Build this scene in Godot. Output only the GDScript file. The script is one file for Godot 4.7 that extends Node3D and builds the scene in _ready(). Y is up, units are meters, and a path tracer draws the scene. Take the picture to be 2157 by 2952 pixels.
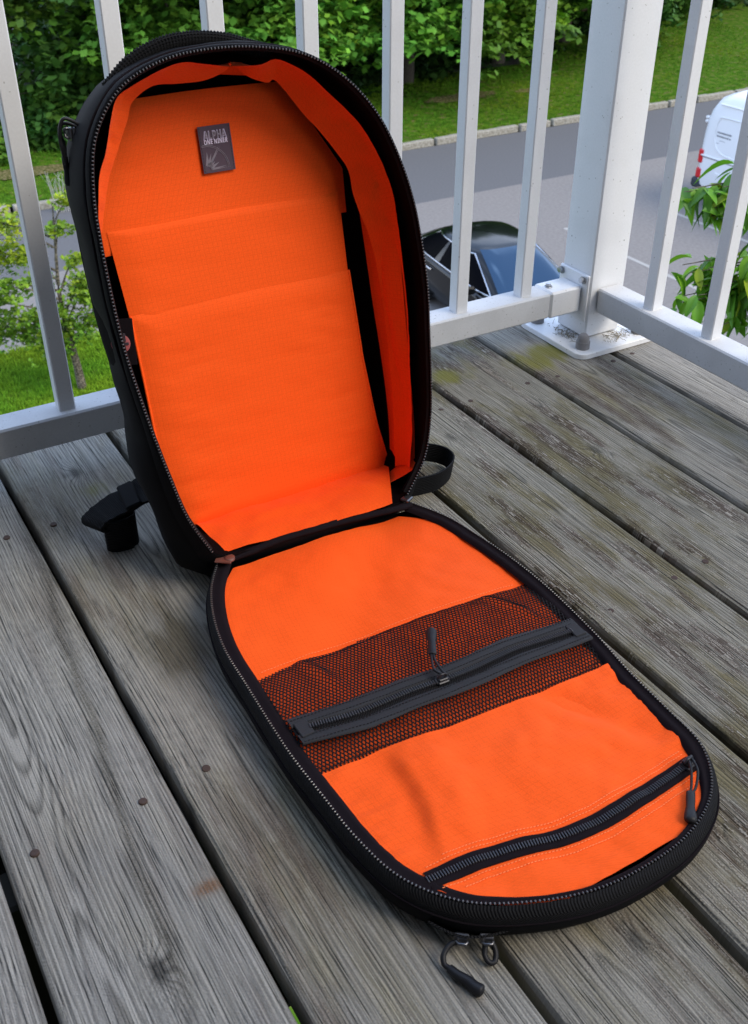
extends Node3D

# ------------------------------------------------------------------ mesh builder
class Shape:
	var v := PackedVector3Array()
	var n := PackedVector3Array()
	var uv := PackedVector2Array()

	func tri(a: Vector3, b: Vector3, c: Vector3, na: Vector3, nb: Vector3, nc: Vector3, ua := Vector2.ZERO, ub := Vector2.ZERO, uc := Vector2.ZERO) -> void:
		var g := (c - a).cross(b - a)
		if g.length_squared() < 1e-18:
			return
		if g.dot(na + nb + nc) >= 0.0:
			v.append_array([a, b, c]); n.append_array([na, nb, nc]); uv.append_array([ua, ub, uc])
		else:
			v.append_array([a, c, b]); n.append_array([na, nc, nb]); uv.append_array([ua, uc, ub])

	func flat(a: Vector3, b: Vector3, c: Vector3, out := Vector3.ZERO) -> void:
		var g := (c - a).cross(b - a).normalized()
		if out != Vector3.ZERO and g.dot(out) < 0.0:
			g = -g
		tri(a, b, c, g, g, g)

	func quad(a: Vector3, b: Vector3, c: Vector3, d: Vector3, out := Vector3.ZERO) -> void:
		var g := (c - a).cross(b - d).normalized()
		if out != Vector3.ZERO and g.dot(out) < 0.0:
			g = -g
		tri(a, b, c, g, g, g, Vector2(0, 0), Vector2(1, 0), Vector2(1, 1))
		tri(a, c, d, g, g, g, Vector2(0, 0), Vector2(1, 1), Vector2(0, 1))

	# a smooth sheet through rows of points; texture coordinates in metres times s
	func sheet(P: Array, s := 50.0, loop := false, flip := false) -> void:
		var R := P.size()
		var M: int = P[0].size()
		var N: Array = []
		var T: Array = []
		for i in R:
			var nr := PackedVector3Array()
			var tr := PackedVector2Array()
			var du := 0.0
			for j in M:
				var i0 := maxi(i - 1, 0)
				var i1 := mini(i + 1, R - 1)
				var j0 := j - 1
				var j1 := j + 1
				if loop:
					j0 = (j - 1 + M) % M
					j1 = (j + 1) % M
				else:
					j0 = maxi(j0, 0)
					j1 = mini(j1, M - 1)
				var a: Vector3 = P[i1][j] - P[i0][j]
				var b: Vector3 = P[i][j1] - P[i][j0]
				var g := a.cross(b).normalized()
				nr.append(-g if flip else g)
				if j > 0:
					du += (P[i][j] - P[i][j - 1]).length()
				var dv := 0.0
				if i > 0:
					dv = T[i - 1][j].y / s + (P[i][j] - P[i - 1][j]).length()
				tr.append(Vector2(du, dv) * s)
			N.append(nr)
			T.append(tr)
		for i in R - 1:
			for j in (M if loop else M - 1):
				var k := (j + 1) % M
				tri(P[i][j], P[i][k], P[i + 1][k], N[i][j], N[i][k], N[i + 1][k], T[i][j], T[i][k], T[i + 1][k])
				tri(P[i][j], P[i + 1][k], P[i + 1][j], N[i][j], N[i + 1][k], N[i + 1][j], T[i][j], T[i + 1][k], T[i + 1][j])

	func box(x: Transform3D, size: Vector3, ch := 0.002) -> void:
		var h := size * 0.5
		var c := minf(ch, minf(h.x, minf(h.y, h.z)) * 0.6)
		var m := x.basis
		for ax in 3:
			for sg in [-1.0, 1.0]:
				var o := Vector3.ZERO
				o[ax] = sg
				var b := (ax + 1) % 3
				var d := (ax + 2) % 3
				var q: Array[Vector3] = []
				for e in [[-1.0, -1.0], [1.0, -1.0], [1.0, 1.0], [-1.0, 1.0]]:
					var p := Vector3.ZERO
					p[ax] = sg * h[ax]
					p[b] = e[0] * (h[b] - c)
					p[d] = e[1] * (h[d] - c)
					q.append(x * p)
				quad(q[0], q[1], q[2], q[3], m * o)
		for ax in 3:
			var b := (ax + 1) % 3
			var d := (ax + 2) % 3
			for s1 in [-1.0, 1.0]:
				for s2 in [-1.0, 1.0]:
					var q: Array[Vector3] = []
					for e in [[-1.0, 0], [1.0, 0], [1.0, 1], [-1.0, 1]]:
						var p := Vector3.ZERO
						p[ax] = e[0] * (h[ax] - c)
						p[b] = s1 * (h[b] - (c if e[1] == 0 else 0.0))
						p[d] = s2 * (h[d] - (0.0 if e[1] == 0 else c))
						q.append(x * p)
					var o := Vector3.ZERO
					o[b] = s1
					o[d] = s2
					quad(q[0], q[1], q[2], q[3], m * o)
		for s0 in [-1.0, 1.0]:
			for s1 in [-1.0, 1.0]:
				for s2 in [-1.0, 1.0]:
					flat(x * Vector3(s0 * h.x, s1 * (h.y - c), s2 * (h.z - c)), x * Vector3(s0 * (h.x - c), s1 * h.y, s2 * (h.z - c)), x * Vector3(s0 * (h.x - c), s1 * (h.y - c), s2 * h.z), m * Vector3(s0, s1, s2))

	func at(p: Vector3, size: Vector3, ch := 0.002) -> void:
		box(Transform3D(Basis(), p), size, ch)

	# a round bar along points; r is a number or one radius per point
	func tube(pts: PackedVector3Array, r, sides := 8, flat_ratio := 1.0, up := Vector3.UP) -> void:
		var rows: Array = []
		var m := pts.size()
		for i in m:
			var d := (pts[mini(i + 1, m - 1)] - pts[maxi(i - 1, 0)]).normalized()
			var a := up - d * up.dot(d)
			if a.length() < 0.05:
				a = Vector3.RIGHT - d * d.x
			a = a.normalized()
			var b := d.cross(a)
			var rr: float = r if (r is float or r is int) else r[i]
			var row := PackedVector3Array()
			for k in sides:
				var t := TAU * k / sides
				row.append(pts[i] + (a * sin(t) * flat_ratio + b * cos(t)) * rr)
			rows.append(row)
		sheet(rows, 50.0, true)
		for e in [0, m - 1]:
			var d := (pts[1] - pts[0]) if e == 0 else (pts[m - 2] - pts[m - 1])
			for k in range(1, sides - 1):
				flat(rows[e][0], rows[e][k], rows[e][k + 1], -d)

	# a turned shape: profile is (radius, height) pairs round the axis of x
	func turned(x: Transform3D, prof: Array, sides := 16) -> void:
		var rows: Array = []
		for p in prof:
			var row := PackedVector3Array()
			for k in sides:
				var t := TAU * k / sides
				row.append(x * Vector3(cos(t) * p.x, p.y, sin(t) * p.x))
			rows.append(row)
		sheet(rows, 50.0, true)

	# webbing: a band of some thickness along points, with its width direction at each point
	func band(pts: PackedVector3Array, wide: PackedVector3Array, thick := 0.0014, s := 50.0) -> void:
		var rows: Array = []
		var m := pts.size()
		for i in m:
			var d := (pts[mini(i + 1, m - 1)] - pts[maxi(i - 1, 0)]).normalized()
			var o := d.cross(wide[i]).normalized() * thick * 0.5
			var w := wide[i] * 0.5
			rows.append(PackedVector3Array([pts[i] - w + o, pts[i] + w + o, pts[i] + w - o, pts[i] - w - o]))
		for k in 4:
			var two: Array = []
			for i in m:
				two.append(PackedVector3Array([rows[i][k], rows[i][(k + 1) % 4]]))
			sheet(two, s)
		for e in [0, m - 1]:
			quad(rows[e][0], rows[e][1], rows[e][2], rows[e][3])

	func mesh() -> ArrayMesh:
		var a := []
		a.resize(Mesh.ARRAY_MAX)
		a[Mesh.ARRAY_VERTEX] = v
		a[Mesh.ARRAY_NORMAL] = n
		a[Mesh.ARRAY_TEX_UV] = uv
		var m := ArrayMesh.new()
		m.add_surface_from_arrays(Mesh.PRIMITIVE_TRIANGLES, a)
		return m


var used := {}
var M := {}
var rng := RandomNumberGenerator.new()
var fog_noise := FastNoiseLite.new()

const GROUND := -6.82


func numbered(parent: Node, called: String) -> String:
	var key := str(parent.get_instance_id()) + called
	var k: int = used.get(key, 0)
	used[key] = k + 1
	return called if k == 0 else "%s_%03d" % [called, k]


func put(parent: Node, called: String, mesh: Mesh, m: Material, where := Transform3D()) -> MeshInstance3D:
	var o := MeshInstance3D.new()
	o.name = numbered(parent, called)
	o.mesh = mesh
	o.material_override = m
	o.transform = where
	parent.add_child(o, true)
	return o


func thing(called: String, label: String, category: String, where := Vector3.ZERO, group := "") -> Node3D:
	var o := Node3D.new()
	o.name = numbered(self, called)
	o.position = where
	add_child(o, true)
	tag(o, label, category, group)
	return o


func tag(o: Node, label: String, category: String, group := "") -> void:
	o.set_meta("label", label)
	o.set_meta("category", category)
	if group:
		o.set_meta("group", group)


func ground(called: String, mesh: Mesh, m: Material) -> MeshInstance3D:
	var o := put(self, called, mesh, m)
	o.set_meta("kind", "structure")
	return o


func stuff(o: Node) -> void:
	o.set_meta("kind", "stuff")


func lin(r: float, g: float, b: float) -> Color:
	return Color(r, g, b).linear_to_srgb()


func mat(c: Color, rough := 0.8, metal := 0.0, spec := 0.5) -> StandardMaterial3D:
	var m := StandardMaterial3D.new()
	m.albedo_color = c
	m.roughness = rough
	m.metallic = metal
	m.metallic_specular = spec
	return m


func spline(p: Array, count: int, closed := false) -> PackedVector3Array:
	var out := PackedVector3Array()
	var m := p.size()
	for i in count:
		var t: float = float(i) / (count if closed else count - 1) * (m if closed else m - 1)
		var k := mini(int(t), m - 1 if closed else m - 2)
		var f := t - k
		var q: Array[Vector3] = []
		for d in [-1, 0, 1, 2]:
			var j: int = k + d
			j = posmod(j, m) if closed else clampi(j, 0, m - 1)
			q.append(p[j])
		out.append(q[1].cubic_interpolate(q[2], q[0], q[3], f))
	return out


func even(p: PackedVector3Array, count: int) -> PackedVector3Array:
	var d := PackedFloat32Array([0.0])
	for i in range(1, p.size()):
		d.append(d[i - 1] + (p[i] - p[i - 1]).length())
	var out := PackedVector3Array()
	var k := 0
	for i in count:
		var t := d[d.size() - 1] * i / (count - 1)
		while k < d.size() - 2 and d[k + 1] < t:
			k += 1
		out.append(p[k].lerp(p[k + 1], clampf((t - d[k]) / maxf(d[k + 1] - d[k], 1e-9), 0.0, 1.0)))
	return out


func length_of(p: PackedVector3Array) -> float:
	var s := 0.0
	for i in range(1, p.size()):
		s += (p[i] - p[i - 1]).length()
	return s


func curve2(p: Array, count: int) -> PackedVector3Array:
	var q := []
	for a in p:
		q.append(Vector3(a.x, a.y, 0))
	return even(spline(q, count * 3), count)


func ramp(x: float, pts: Array) -> float:
	for i in range(1, pts.size()):
		if x <= pts[i].x:
			var f: float = clampf((x - pts[i - 1].x) / (pts[i].x - pts[i - 1].x), 0.0, 1.0)
			return lerpf(pts[i - 1].y, pts[i].y, f)
	return pts[pts.size() - 1].y


func nz(x: float, y: float, z := 0.0) -> float:
	return fog_noise.get_noise_3d(x, y, z)


func noise_bytes(side: int, freq: float, seed_value: int, octaves := 3, kind := FastNoiseLite.TYPE_SIMPLEX_SMOOTH) -> PackedByteArray:
	var f := FastNoiseLite.new()
	f.seed = seed_value
	f.frequency = freq
	f.noise_type = kind
	f.fractal_octaves = octaves
	var im := f.get_image(side, side)
	im.convert(Image.FORMAT_L8)
	return im.get_data()


func noise_texture(freq: float, seed_value: int, stops: Array, side := 512, octaves := 4) -> NoiseTexture2D:
	var t := NoiseTexture2D.new()
	t.width = side
	t.height = side
	t.seamless = true
	t.generate_mipmaps = false
	var f := FastNoiseLite.new()
	f.seed = seed_value
	f.frequency = freq
	f.fractal_octaves = octaves
	t.noise = f
	var g := Gradient.new()
	var o := PackedFloat32Array()
	var c := PackedColorArray()
	for s in stops:
		o.append(s[0])
		c.append(s[1])
	g.offsets = o
	g.colors = c
	t.color_ramp = g
	return t


func tri_mat(m: StandardMaterial3D, scale: float, world := true) -> StandardMaterial3D:
	m.uv1_triplanar = true
	m.uv1_world_triplanar = world
	m.uv1_scale = Vector3.ONE * scale
	return m


# ------------------------------------------------------------------ textures
func cloth_texture(base: Color, line: Color, cell: int, side: int, rough: float) -> StandardMaterial3D:
	var im := Image.create(side, side, false, Image.FORMAT_RGB8)
	var hi := Image.create(side, side, false, Image.FORMAT_RGB8)
	var r := RandomNumberGenerator.new()
	r.seed = 5
	for y in side:
		for x in side:
			var on := 1.0 if (x % cell == 0 or y % cell == 0) else 0.0
			var k := r.randf() * 0.10 - 0.05 + (0.04 if (x + y) % 2 == 0 else 0.0)
			var c := base.lerp(line, on)
			im.set_pixel(x, y, Color(c.r * (1 + k), c.g * (1 + k), c.b * (1 + k)))
			var h := 0.5 + on * 0.3 + k * 2.0
			hi.set_pixel(x, y, Color(h, h, h))
	hi.bump_map_to_normal_map(1.0)
	var m := mat(Color.WHITE, rough)
	m.albedo_texture = ImageTexture.create_from_image(im)
	m.normal_enabled = true
	m.normal_texture = ImageTexture.create_from_image(hi)
	m.normal_scale = 0.25
	return m


func rib_texture(base: Color, side: int, diagonal: bool) -> StandardMaterial3D:
	var im := Image.create(side, side, false, Image.FORMAT_RGB8)
	var hi := Image.create(side, side, false, Image.FORMAT_RGB8)
	for y in side:
		for x in side:
			var p := float(x)
			if diagonal:
				p = x + absf(y - side * 0.5)
			var h := 0.5 + 0.5 * sin(TAU * p / 8.0)
			var k := 0.6 + 0.5 * h
			im.set_pixel(x, y, Color(base.r * k, base.g * k, base.b * k))
			hi.set_pixel(x, y, Color(h, h, h))
	hi.bump_map_to_normal_map(4.0)
	var m := mat(Color.WHITE, 0.75)
	m.albedo_texture = ImageTexture.create_from_image(im)
	m.normal_enabled = true
	m.normal_texture = ImageTexture.create_from_image(hi)
	m.normal_scale = 1.0
	return m


const BOARDS := 12
const BW := 170
const BL := 2048
const PITCH := 0.1462
const GAP0 := 0.0220
const KNOTS := [[6, -0.927, 0.648, 1.0], [5, -0.778, -0.028, 0.8], [5, -0.66, 0.33, 0.5], [2, -0.33, 0.13, 0.6], [1, -0.19, 0.25, 0.6], [4, -0.62, 0.80, 0.7], [3, -0.50, 0.74, 0.6]]

func wood_material() -> StandardMaterial3D:
	var side := 1024
	var slow := noise_bytes(side, 0.006, 11, 2)
	var mid := noise_bytes(side, 0.02, 23, 4)
	var fine := noise_bytes(side, 0.20, 37, 2)
	var grit := noise_bytes(side, 0.35, 41, 3)
	var crackn := noise_bytes(side, 0.045, 53, 3)
	var w := BL
	var h := BOARDS * BW
	var col := PackedByteArray()
	col.resize(w * h * 3)
	var hgt := PackedByteArray()
	hgt.resize(w * h)
	var r := RandomNumberGenerator.new()
	r.seed = 77
	var px := 1.25 / w
	for k in BOARDS:
		var xc := r.randf_range(-0.035, 0.035)
		var dep := r.randf_range(0.004, 0.02)
		var ringf := r.randf_range(240.0, 340.0)
		var tint := r.randf_range(0.92, 1.06)
		var warm := r.randf_range(-0.012, 0.014)
		var moss: float = [0.50, 1.0, 1.0, 0.85, 0.55, 0.35, 0.14, 0.06, 0.1, 0.1, 0.1, 0.1][posmod(k - 1, BOARDS)]
		var x0 := GAP0 - PITCH * (k - 1) - PITCH * 0.5
		var kx := PackedFloat32Array()
		var kz := PackedFloat32Array()
		var ks := PackedFloat32Array()
		for q in KNOTS:
			if q[0] + 1 == k:
				kx.append(q[1] - x0)
				kz.append(q[2])
				ks.append(q[3])
		var sh := k * 79
		for j in BW:
			var x: float = (float(j) / (BW - 1) - 0.5) * 0.138
			var jj := (j + sh) & 1023
			var o := (k * BW + j) * w
			var fa := 0.0
			var fb := 0.0
			var ca := 0.0
			var cb := 0.0
			var ha := 0.0
			var hb := 0.0
			var fj := ((j * 3 + sh) & 1023) * side
			var cj := ((j * 3 + sh * 3) & 1023) * side
			var hj := ((j * 5 + sh * 2 + 311) & 1023) * side
			var edge := clampf((absf(x) - 0.058) / 0.012, 0.0, 1.0)
			for i in w:
				var z := -0.15 + i * px
				var fr := (i & 63) * 0.015625
				if i & 63 == 0:
					var q0 := (i >> 6) + k * 61
					fa = (fine[(q0 & 1023) + fj] - 128) * 0.0079
					fb = (fine[((q0 + 1) & 1023) + fj] - 128) * 0.0079
					ca = (crackn[((q0 + 300) & 1023) + cj] - 128) * 0.0079
					cb = (crackn[((q0 + 301) & 1023) + cj] - 128) * 0.0079
					ha = (fine[((q0 + 500) & 1023) + hj] - 128) * 0.0079
					hb = (fine[((q0 + 501) & 1023) + hj] - 128) * 0.0079
				var s1 := (slow[(((i >> 2) + k * 37) & 1023) + ((j >> 1) + sh & 1023) * side] - 128) * 0.0079
				var s2 := (mid[((i >> 2) & 1023) + jj * side] - 128) * 0.0079
				var xx := x - xc + s1 * 0.006
				var dd := dep + s1 * 0.007 + 0.004 * z
				var knot := 0.0
				for q in kx.size():
					var ax := x - kx[q]
					var az := (z - kz[q]) * 0.50
					var d2 := (ax * ax + az * az) * 9000.0
					if d2 < 9.0:
						var e := exp(-d2)
						dd += e * 0.020 * ks[q]
						xx += ax * e * 0.8
						knot = maxf(knot, clampf(exp(-d2 * 2.6) * 1.5 - 0.15, 0.0, 1.0) * ks[q])
				var ring := sqrt(xx * xx + dd * dd) * ringf + s2 * 0.22
				var f := ring - floorf(ring)
				var late := 0.0
				if f > 0.50:
					late = (f - 0.50) / 0.36 if f < 0.86 else (1.0 - f) / 0.14
				var fi := lerpf(fa, fb, fr)
				var g := (grit[(i & 1023) + jj * side] - 128) * 0.0079
				var c := lerpf(ca, cb, fr)
				var hr := lerpf(ha, hb, fr)
				var crack := clampf(1.0 - absf(c - 0.05) * 14.0, 0.0, 1.0) * (0.35 + 0.65 * late)
				crack = maxf(crack, clampf((hr - 0.46) * 5.0, 0.0, 0.85))
				var gs := (grit[((i >> 4) + k * 91 & 1023) + ((j + sh + (i >> 6) * 7) & 1023) * side] - 128) * 0.0079
				var s3 := (mid[((i >> 3) + k * 133 + 200 & 1023) + ((j + sh * 2) & 1023) * side] - 128) * 0.0079
				var b := (0.31 - 0.095 * moss) * tint * (1.0 + 0.36 * fi + 0.14 * g + 0.16 * s2)
				b *= 1.0 - 0.52 * late
				b *= 1.0 - 0.25 * edge * (0.5 + s2)
				b *= 1.0 - 0.72 * crack
				b *= 1.0 - 0.75 * knot
				var mo := clampf((s1 * 1.0 + s2 * 1.3 + gs * 0.6 + 0.42) * moss, 0.0, 1.0)
				var st := clampf((s3 * 1.6 + s1 * 0.6 + gs * 0.7 - 0.10) * 1.8 * moss, 0.0, 1.0)
				# soaked, dark and flaking places on the boards nearer the corner
				var flake := clampf((gs * 1.1 + g * 0.4 + s3 * 0.5 + fi * 0.4 - 0.42) * 4.5, 0.0, 1.0) * moss
				var R := b * (1.045 + warm + 0.03 * moss) * (1.0 - 0.40 * mo) * (1.0 - 0.58 * st)
				var G := b * (1.0 - 0.45 * mo) * (1.0 - 0.66 * st)
				var B := b * (0.905 - warm - 0.10 * moss) * (1.0 - 0.64 * mo) * (1.0 - 0.68 * st)
				R = lerpf(R, 0.36, flake * 0.75)
				G = lerpf(G, 0.335, flake * 0.75)
				B = lerpf(B, 0.285, flake * 0.75)
				# moss, rust and darker patches with shapes of their own
				var X := x0 + x
				var my := 0.0
				var e1 := (X + 0.075) * (X + 0.075) * 300.0 + (z + 0.0) * (z + 0.0) * 900.0
				var e2 := (X + 0.228) * (X + 0.228) * 1200.0 + (z + 0.012) * (z + 0.012) * 1800.0
				var e3 := (X + 0.772) * (X + 0.772) * 900.0 + (z - 0.012) * (z - 0.012) * 1500.0
				my = maxf(maxf(exp(-e1), exp(-e2)), 0.45 * exp(-e3))
				if my > 0.02:
					my = clampf(my * (1.1 + s2 * 1.2 + g * 0.9) * 1.3 - 0.25, 0.0, 0.85)
					R = lerpf(R, 0.16, my)
					G = lerpf(G, 0.155, my)
					B = lerpf(B, 0.02, my)
				var e5 := (X + 0.785) * (X + 0.785) * 1100.0 + (z - 0.335) * (z - 0.335) * 260.0  # darker patch on the boards left of the lid
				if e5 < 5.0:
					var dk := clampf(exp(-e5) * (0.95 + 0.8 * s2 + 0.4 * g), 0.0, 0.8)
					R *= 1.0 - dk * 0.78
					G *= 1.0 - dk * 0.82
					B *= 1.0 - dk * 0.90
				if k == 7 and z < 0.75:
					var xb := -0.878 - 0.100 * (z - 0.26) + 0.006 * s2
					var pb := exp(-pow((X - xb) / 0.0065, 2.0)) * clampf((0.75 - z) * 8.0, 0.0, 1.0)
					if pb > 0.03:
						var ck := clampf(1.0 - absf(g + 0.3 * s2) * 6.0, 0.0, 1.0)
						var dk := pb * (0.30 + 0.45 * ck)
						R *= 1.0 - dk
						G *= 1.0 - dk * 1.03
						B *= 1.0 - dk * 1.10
				var e4 := (X + 0.869) * (X + 0.869) * 9000.0 + (z - 0.602) * (z - 0.602) * 30000.0
				if e4 < 4.0:
					var ru := clampf(exp(-e4) * (1.0 + g), 0.0, 0.8)
					R = lerpf(R, 0.16, ru)
					G = lerpf(G, 0.075, ru)
					B = lerpf(B, 0.03, ru)
				var p := (o + i) * 3
				# stored as sRGB by a square root that is close enough to the curve
				col[p] = int(clampf(pow(R, 0.4545) * 255.0, 0, 255))
				col[p + 1] = int(clampf(pow(G, 0.4545) * 255.0, 0, 255))
				col[p + 2] = int(clampf(pow(B, 0.4545) * 255.0, 0, 255))
				hgt[o + i] = int(clampf(150.0 + 50.0 * late - 140.0 * crack + 40.0 * fi + 26.0 * g - 60.0 * knot + 40.0 * flake, 0, 255))
	var im := Image.create_from_data(w, h, false, Image.FORMAT_RGB8, col)
	var hi := Image.create_from_data(w, h, false, Image.FORMAT_L8, hgt)
	hi.convert(Image.FORMAT_RGB8)
	hi.bump_map_to_normal_map(4.5)
	var m := mat(Color.WHITE, 0.86, 0.0, 0.35)
	m.albedo_texture = ImageTexture.create_from_image(im)
	m.normal_enabled = true
	m.normal_texture = ImageTexture.create_from_image(hi)
	m.normal_scale = 0.9
	return m


func paint_texture(base := 0.74, specks := 260) -> ImageTexture:
	var side := 512
	var a := noise_bytes(side, 0.006, 3, 5)
	var b := noise_bytes(side, 0.22, 9, 2)
	var im := Image.create(side, side, false, Image.FORMAT_RGB8)
	var r := RandomNumberGenerator.new()
	r.seed = 19
	for y in side:
		for x in side:
			var q := a[x + y * side] / 255.0
			var s := b[x + y * side] / 255.0
			var k := base - 0.12 * (1.0 - base) * clampf((q - 0.45) * 3.0, 0, 1) - 0.05 * s
			im.set_pixel(x, y, lin(k * 0.985, k, k * 1.02))
	for i in specks:
		var px := r.randi_range(2, side - 5)
		var py := r.randi_range(2, side - 5)
		var k := r.randf_range(0.18, 0.5)
		im.fill_rect(Rect2i(px, py, 1 if r.randf() < 0.75 else 2, 1 if r.randf() < 0.75 else 2), lin(k, k, k * 0.95))
	return ImageTexture.create_from_image(im)


# ------------------------------------------------------------------ the pack's frames
const BACK := Vector3(-0.605, 0.0, 0.284)   # where the pack's hinge stands on the deck
const TILT := 0.19199
var PU := Vector3(0, cos(TILT), -sin(TILT))
var PN := Vector3(0, sin(TILT), cos(TILT))

func bp(a: float, b: float, c: float) -> Vector3:
	return Vector3(a, 0.045, 0) + PU * b + PN * c


const RIM := [Vector2(-0.1190, 0.0130), Vector2(-0.1369, 0.0547), Vector2(-0.1465, 0.0990), Vector2(-0.1543, 0.1438), Vector2(-0.1608, 0.1888), Vector2(-0.1661, 0.2340), Vector2(-0.1679, 0.2794), Vector2(-0.1680, 0.3249), Vector2(-0.1655, 0.3703), Vector2(-0.1544, 0.4140), Vector2(-0.1262, 0.4483), Vector2(-0.0847, 0.4659), Vector2(-0.0397, 0.4705), Vector2(0.0057, 0.4676), Vector2(0.0496, 0.4570), Vector2(0.0876, 0.4329), Vector2(0.1172, 0.3986), Vector2(0.1366, 0.3577), Vector2(0.1491, 0.3141), Vector2(0.1550, 0.2690), Vector2(0.1576, 0.2237), Vector2(0.1558, 0.1782), Vector2(0.1536, 0.1328), Vector2(0.1493, 0.0876), Vector2(0.1377, 0.0439), Vector2(0.1120, 0.0070)]
const LID := [Vector2(-0.1095, -0.0095), Vector2(-0.1353, 0.0312), Vector2(-0.1519, 0.0765), Vector2(-0.1609, 0.1237), Vector2(-0.1631, 0.1720), Vector2(-0.1651, 0.2203), Vector2(-0.1661, 0.2686), Vector2(-0.1638, 0.3169), Vector2(-0.1608, 0.3651), Vector2(-0.1504, 0.4116), Vector2(-0.1229, 0.4504), Vector2(-0.0816, 0.4750), Vector2(-0.0360, 0.4900), Vector2(0.0121, 0.4930), Vector2(0.0598, 0.4867), Vector2(0.1025, 0.4656), Vector2(0.1297, 0.4274), Vector2(0.1349, 0.3796), Vector2(0.1381, 0.3314), Vector2(0.1450, 0.2836), Vector2(0.1492, 0.2355), Vector2(0.1510, 0.1872), Vector2(0.1487, 0.1389), Vector2(0.1428, 0.0910), Vector2(0.1337, 0.0436), Vector2(0.1142, 0.0000)]


func outward(c: PackedVector3Array, i: int, mid: Vector3) -> Vector3:
	var d := c[mini(i + 1, c.size() - 1)] - c[maxi(i - 1, 0)]
	var o := Vector3(d.y, -d.x, 0).normalized()
	return o if o.dot(c[i] - mid) > 0.0 else -o


func teeth(parent: Node, called: String, line: PackedVector3Array, out: PackedVector3Array, up: PackedVector3Array, pitch: float, size: Vector3, m: Material) -> void:
	var b := Shape.new()
	var count := int(length_of(line) / pitch)
	var p := even(line, count)
	var qo := even_along(line, out, count)
	var qu := even_along(line, up, count)
	for i in count:
		var d := (p[mini(i + 1, count - 1)] - p[maxi(i - 1, 0)]).normalized()
		var u := qu[i].normalized()
		var o := d.cross(u).normalized()
		if o.dot(qo[i]) < 0:
			o = -o
		b.box(Transform3D(Basis(d, u, o), p[i]), size, size.y * 0.3)
	stuff(put(parent, called, b.mesh(), m))


func even_along(line: PackedVector3Array, vals: PackedVector3Array, count: int) -> PackedVector3Array:
	var d := PackedFloat32Array([0.0])
	for i in range(1, line.size()):
		d.append(d[i - 1] + (line[i] - line[i - 1]).length())
	var out := PackedVector3Array()
	var k := 0
	for i in count:
		var t := d[d.size() - 1] * i / (count - 1)
		while k < d.size() - 2 and d[k + 1] < t:
			k += 1
		out.append(vals[k].lerp(vals[k + 1], clampf((t - d[k]) / maxf(d[k + 1] - d[k], 1e-9), 0.0, 1.0)))
	return out


func fill(n: int, v: Vector3) -> PackedVector3Array:
	var o := PackedVector3Array()
	o.resize(n)
	o.fill(v)
	return o


func grip_shape(a: Vector3, b: Vector3, r: float) -> Mesh:
	var s := Shape.new()
	var pts := PackedVector3Array()
	var rr := PackedFloat32Array()
	for q in [[0.0, 0.55], [0.02, 0.72], [0.3, 0.72], [0.5, 0.68], [0.75, 0.95], [0.9, 1.0], [0.97, 0.8], [1.0, 0.35]]:
		pts.append(a.lerp(b, q[0]))
		rr.append(r * q[1])
	s.tube(pts, rr, 12, 0.75)
	return s.mesh()


func slider_shape(p: Vector3, along: Vector3, up: Vector3, k := 1.0) -> Mesh:
	var s := Shape.new()
	var d := along.normalized()
	var o := d.cross(up).normalized()
	var x := Basis(d, up, o)
	s.box(Transform3D(x, p + up * 0.001), Vector3(0.011, 0.003, 0.009) * k, 0.001)
	s.box(Transform3D(x, p + up * 0.004 * k), Vector3(0.009, 0.0025, 0.0075) * k, 0.001)
	s.tube(PackedVector3Array([p + d * 0.004 * k + up * 0.005 * k, p + d * 0.0025 * k + up * 0.008 * k, p - d * 0.0025 * k + up * 0.008 * k, p - d * 0.004 * k + up * 0.005 * k]), 0.0014 * k, 8)
	return s.mesh()


# ------------------------------------------------------------------ leaves
func leaf_mesh(length: float, wide: float, fold: float, curl: float) -> ArrayMesh:
	var s := Shape.new()
	var rows: Array = []
	for i in 8:
		var t := i / 7.0
		var w := wide * pow(sin(PI * pow(t, 0.75)), 0.9) * 0.5 + 0.0004
		var z := length * t
		var y := -curl * t * t * length
		rows.append(PackedVector3Array([Vector3(-w, y + fold * w, z), Vector3(-w * 0.5, y + fold * w * 0.6, z), Vector3(0, y, z), Vector3(w * 0.5, y + fold * w * 0.6, z), Vector3(w, y + fold * w, z)]))
	s.sheet(rows)
	return s.mesh()


func spray_mesh(count: int, size: float, spread: float, seed_value: int) -> ArrayMesh:
	var r := RandomNumberGenerator.new()
	r.seed = seed_value
	var s := Shape.new()
	for i in count:
		var c := Vector3(r.randf_range(-1, 1), r.randf_range(-0.55, 0.55), r.randf_range(-1, 1)) * spread
		var b := Basis.from_euler(Vector3(r.randf_range(-0.7, 0.7), r.randf_range(0, TAU), r.randf_range(-0.6, 0.6)))
		var l := size * r.randf_range(0.7, 1.25)
		var tip := c + b * Vector3(0, -0.12, 0.55) * l
		var base := c - b * Vector3(0, 0, 0.45) * l
		var side := b * Vector3(0.42, 0.07, 0) * l
		var lobe := b * Vector3(0.52, -0.02, 0.25) * l
		var lobe2 := b * Vector3(-0.52, -0.02, 0.25) * l
		var up := b * Vector3.UP
		var mid := c + up * -0.03 * l
		s.tri(base, c + side, mid, up, up, up)
		s.tri(c + side * 0.6, c + lobe, mid, up, up, up)
		s.tri(c + lobe * 0.6, tip, mid, up, up, up)
		s.tri(tip, c + lobe2 * 0.6, mid, up, up, up)
		s.tri(c + lobe2, c - side * 0.6, mid, up, up, up)
		s.tri(c - side, base, mid, up, up, up)
	return s.mesh()


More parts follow.
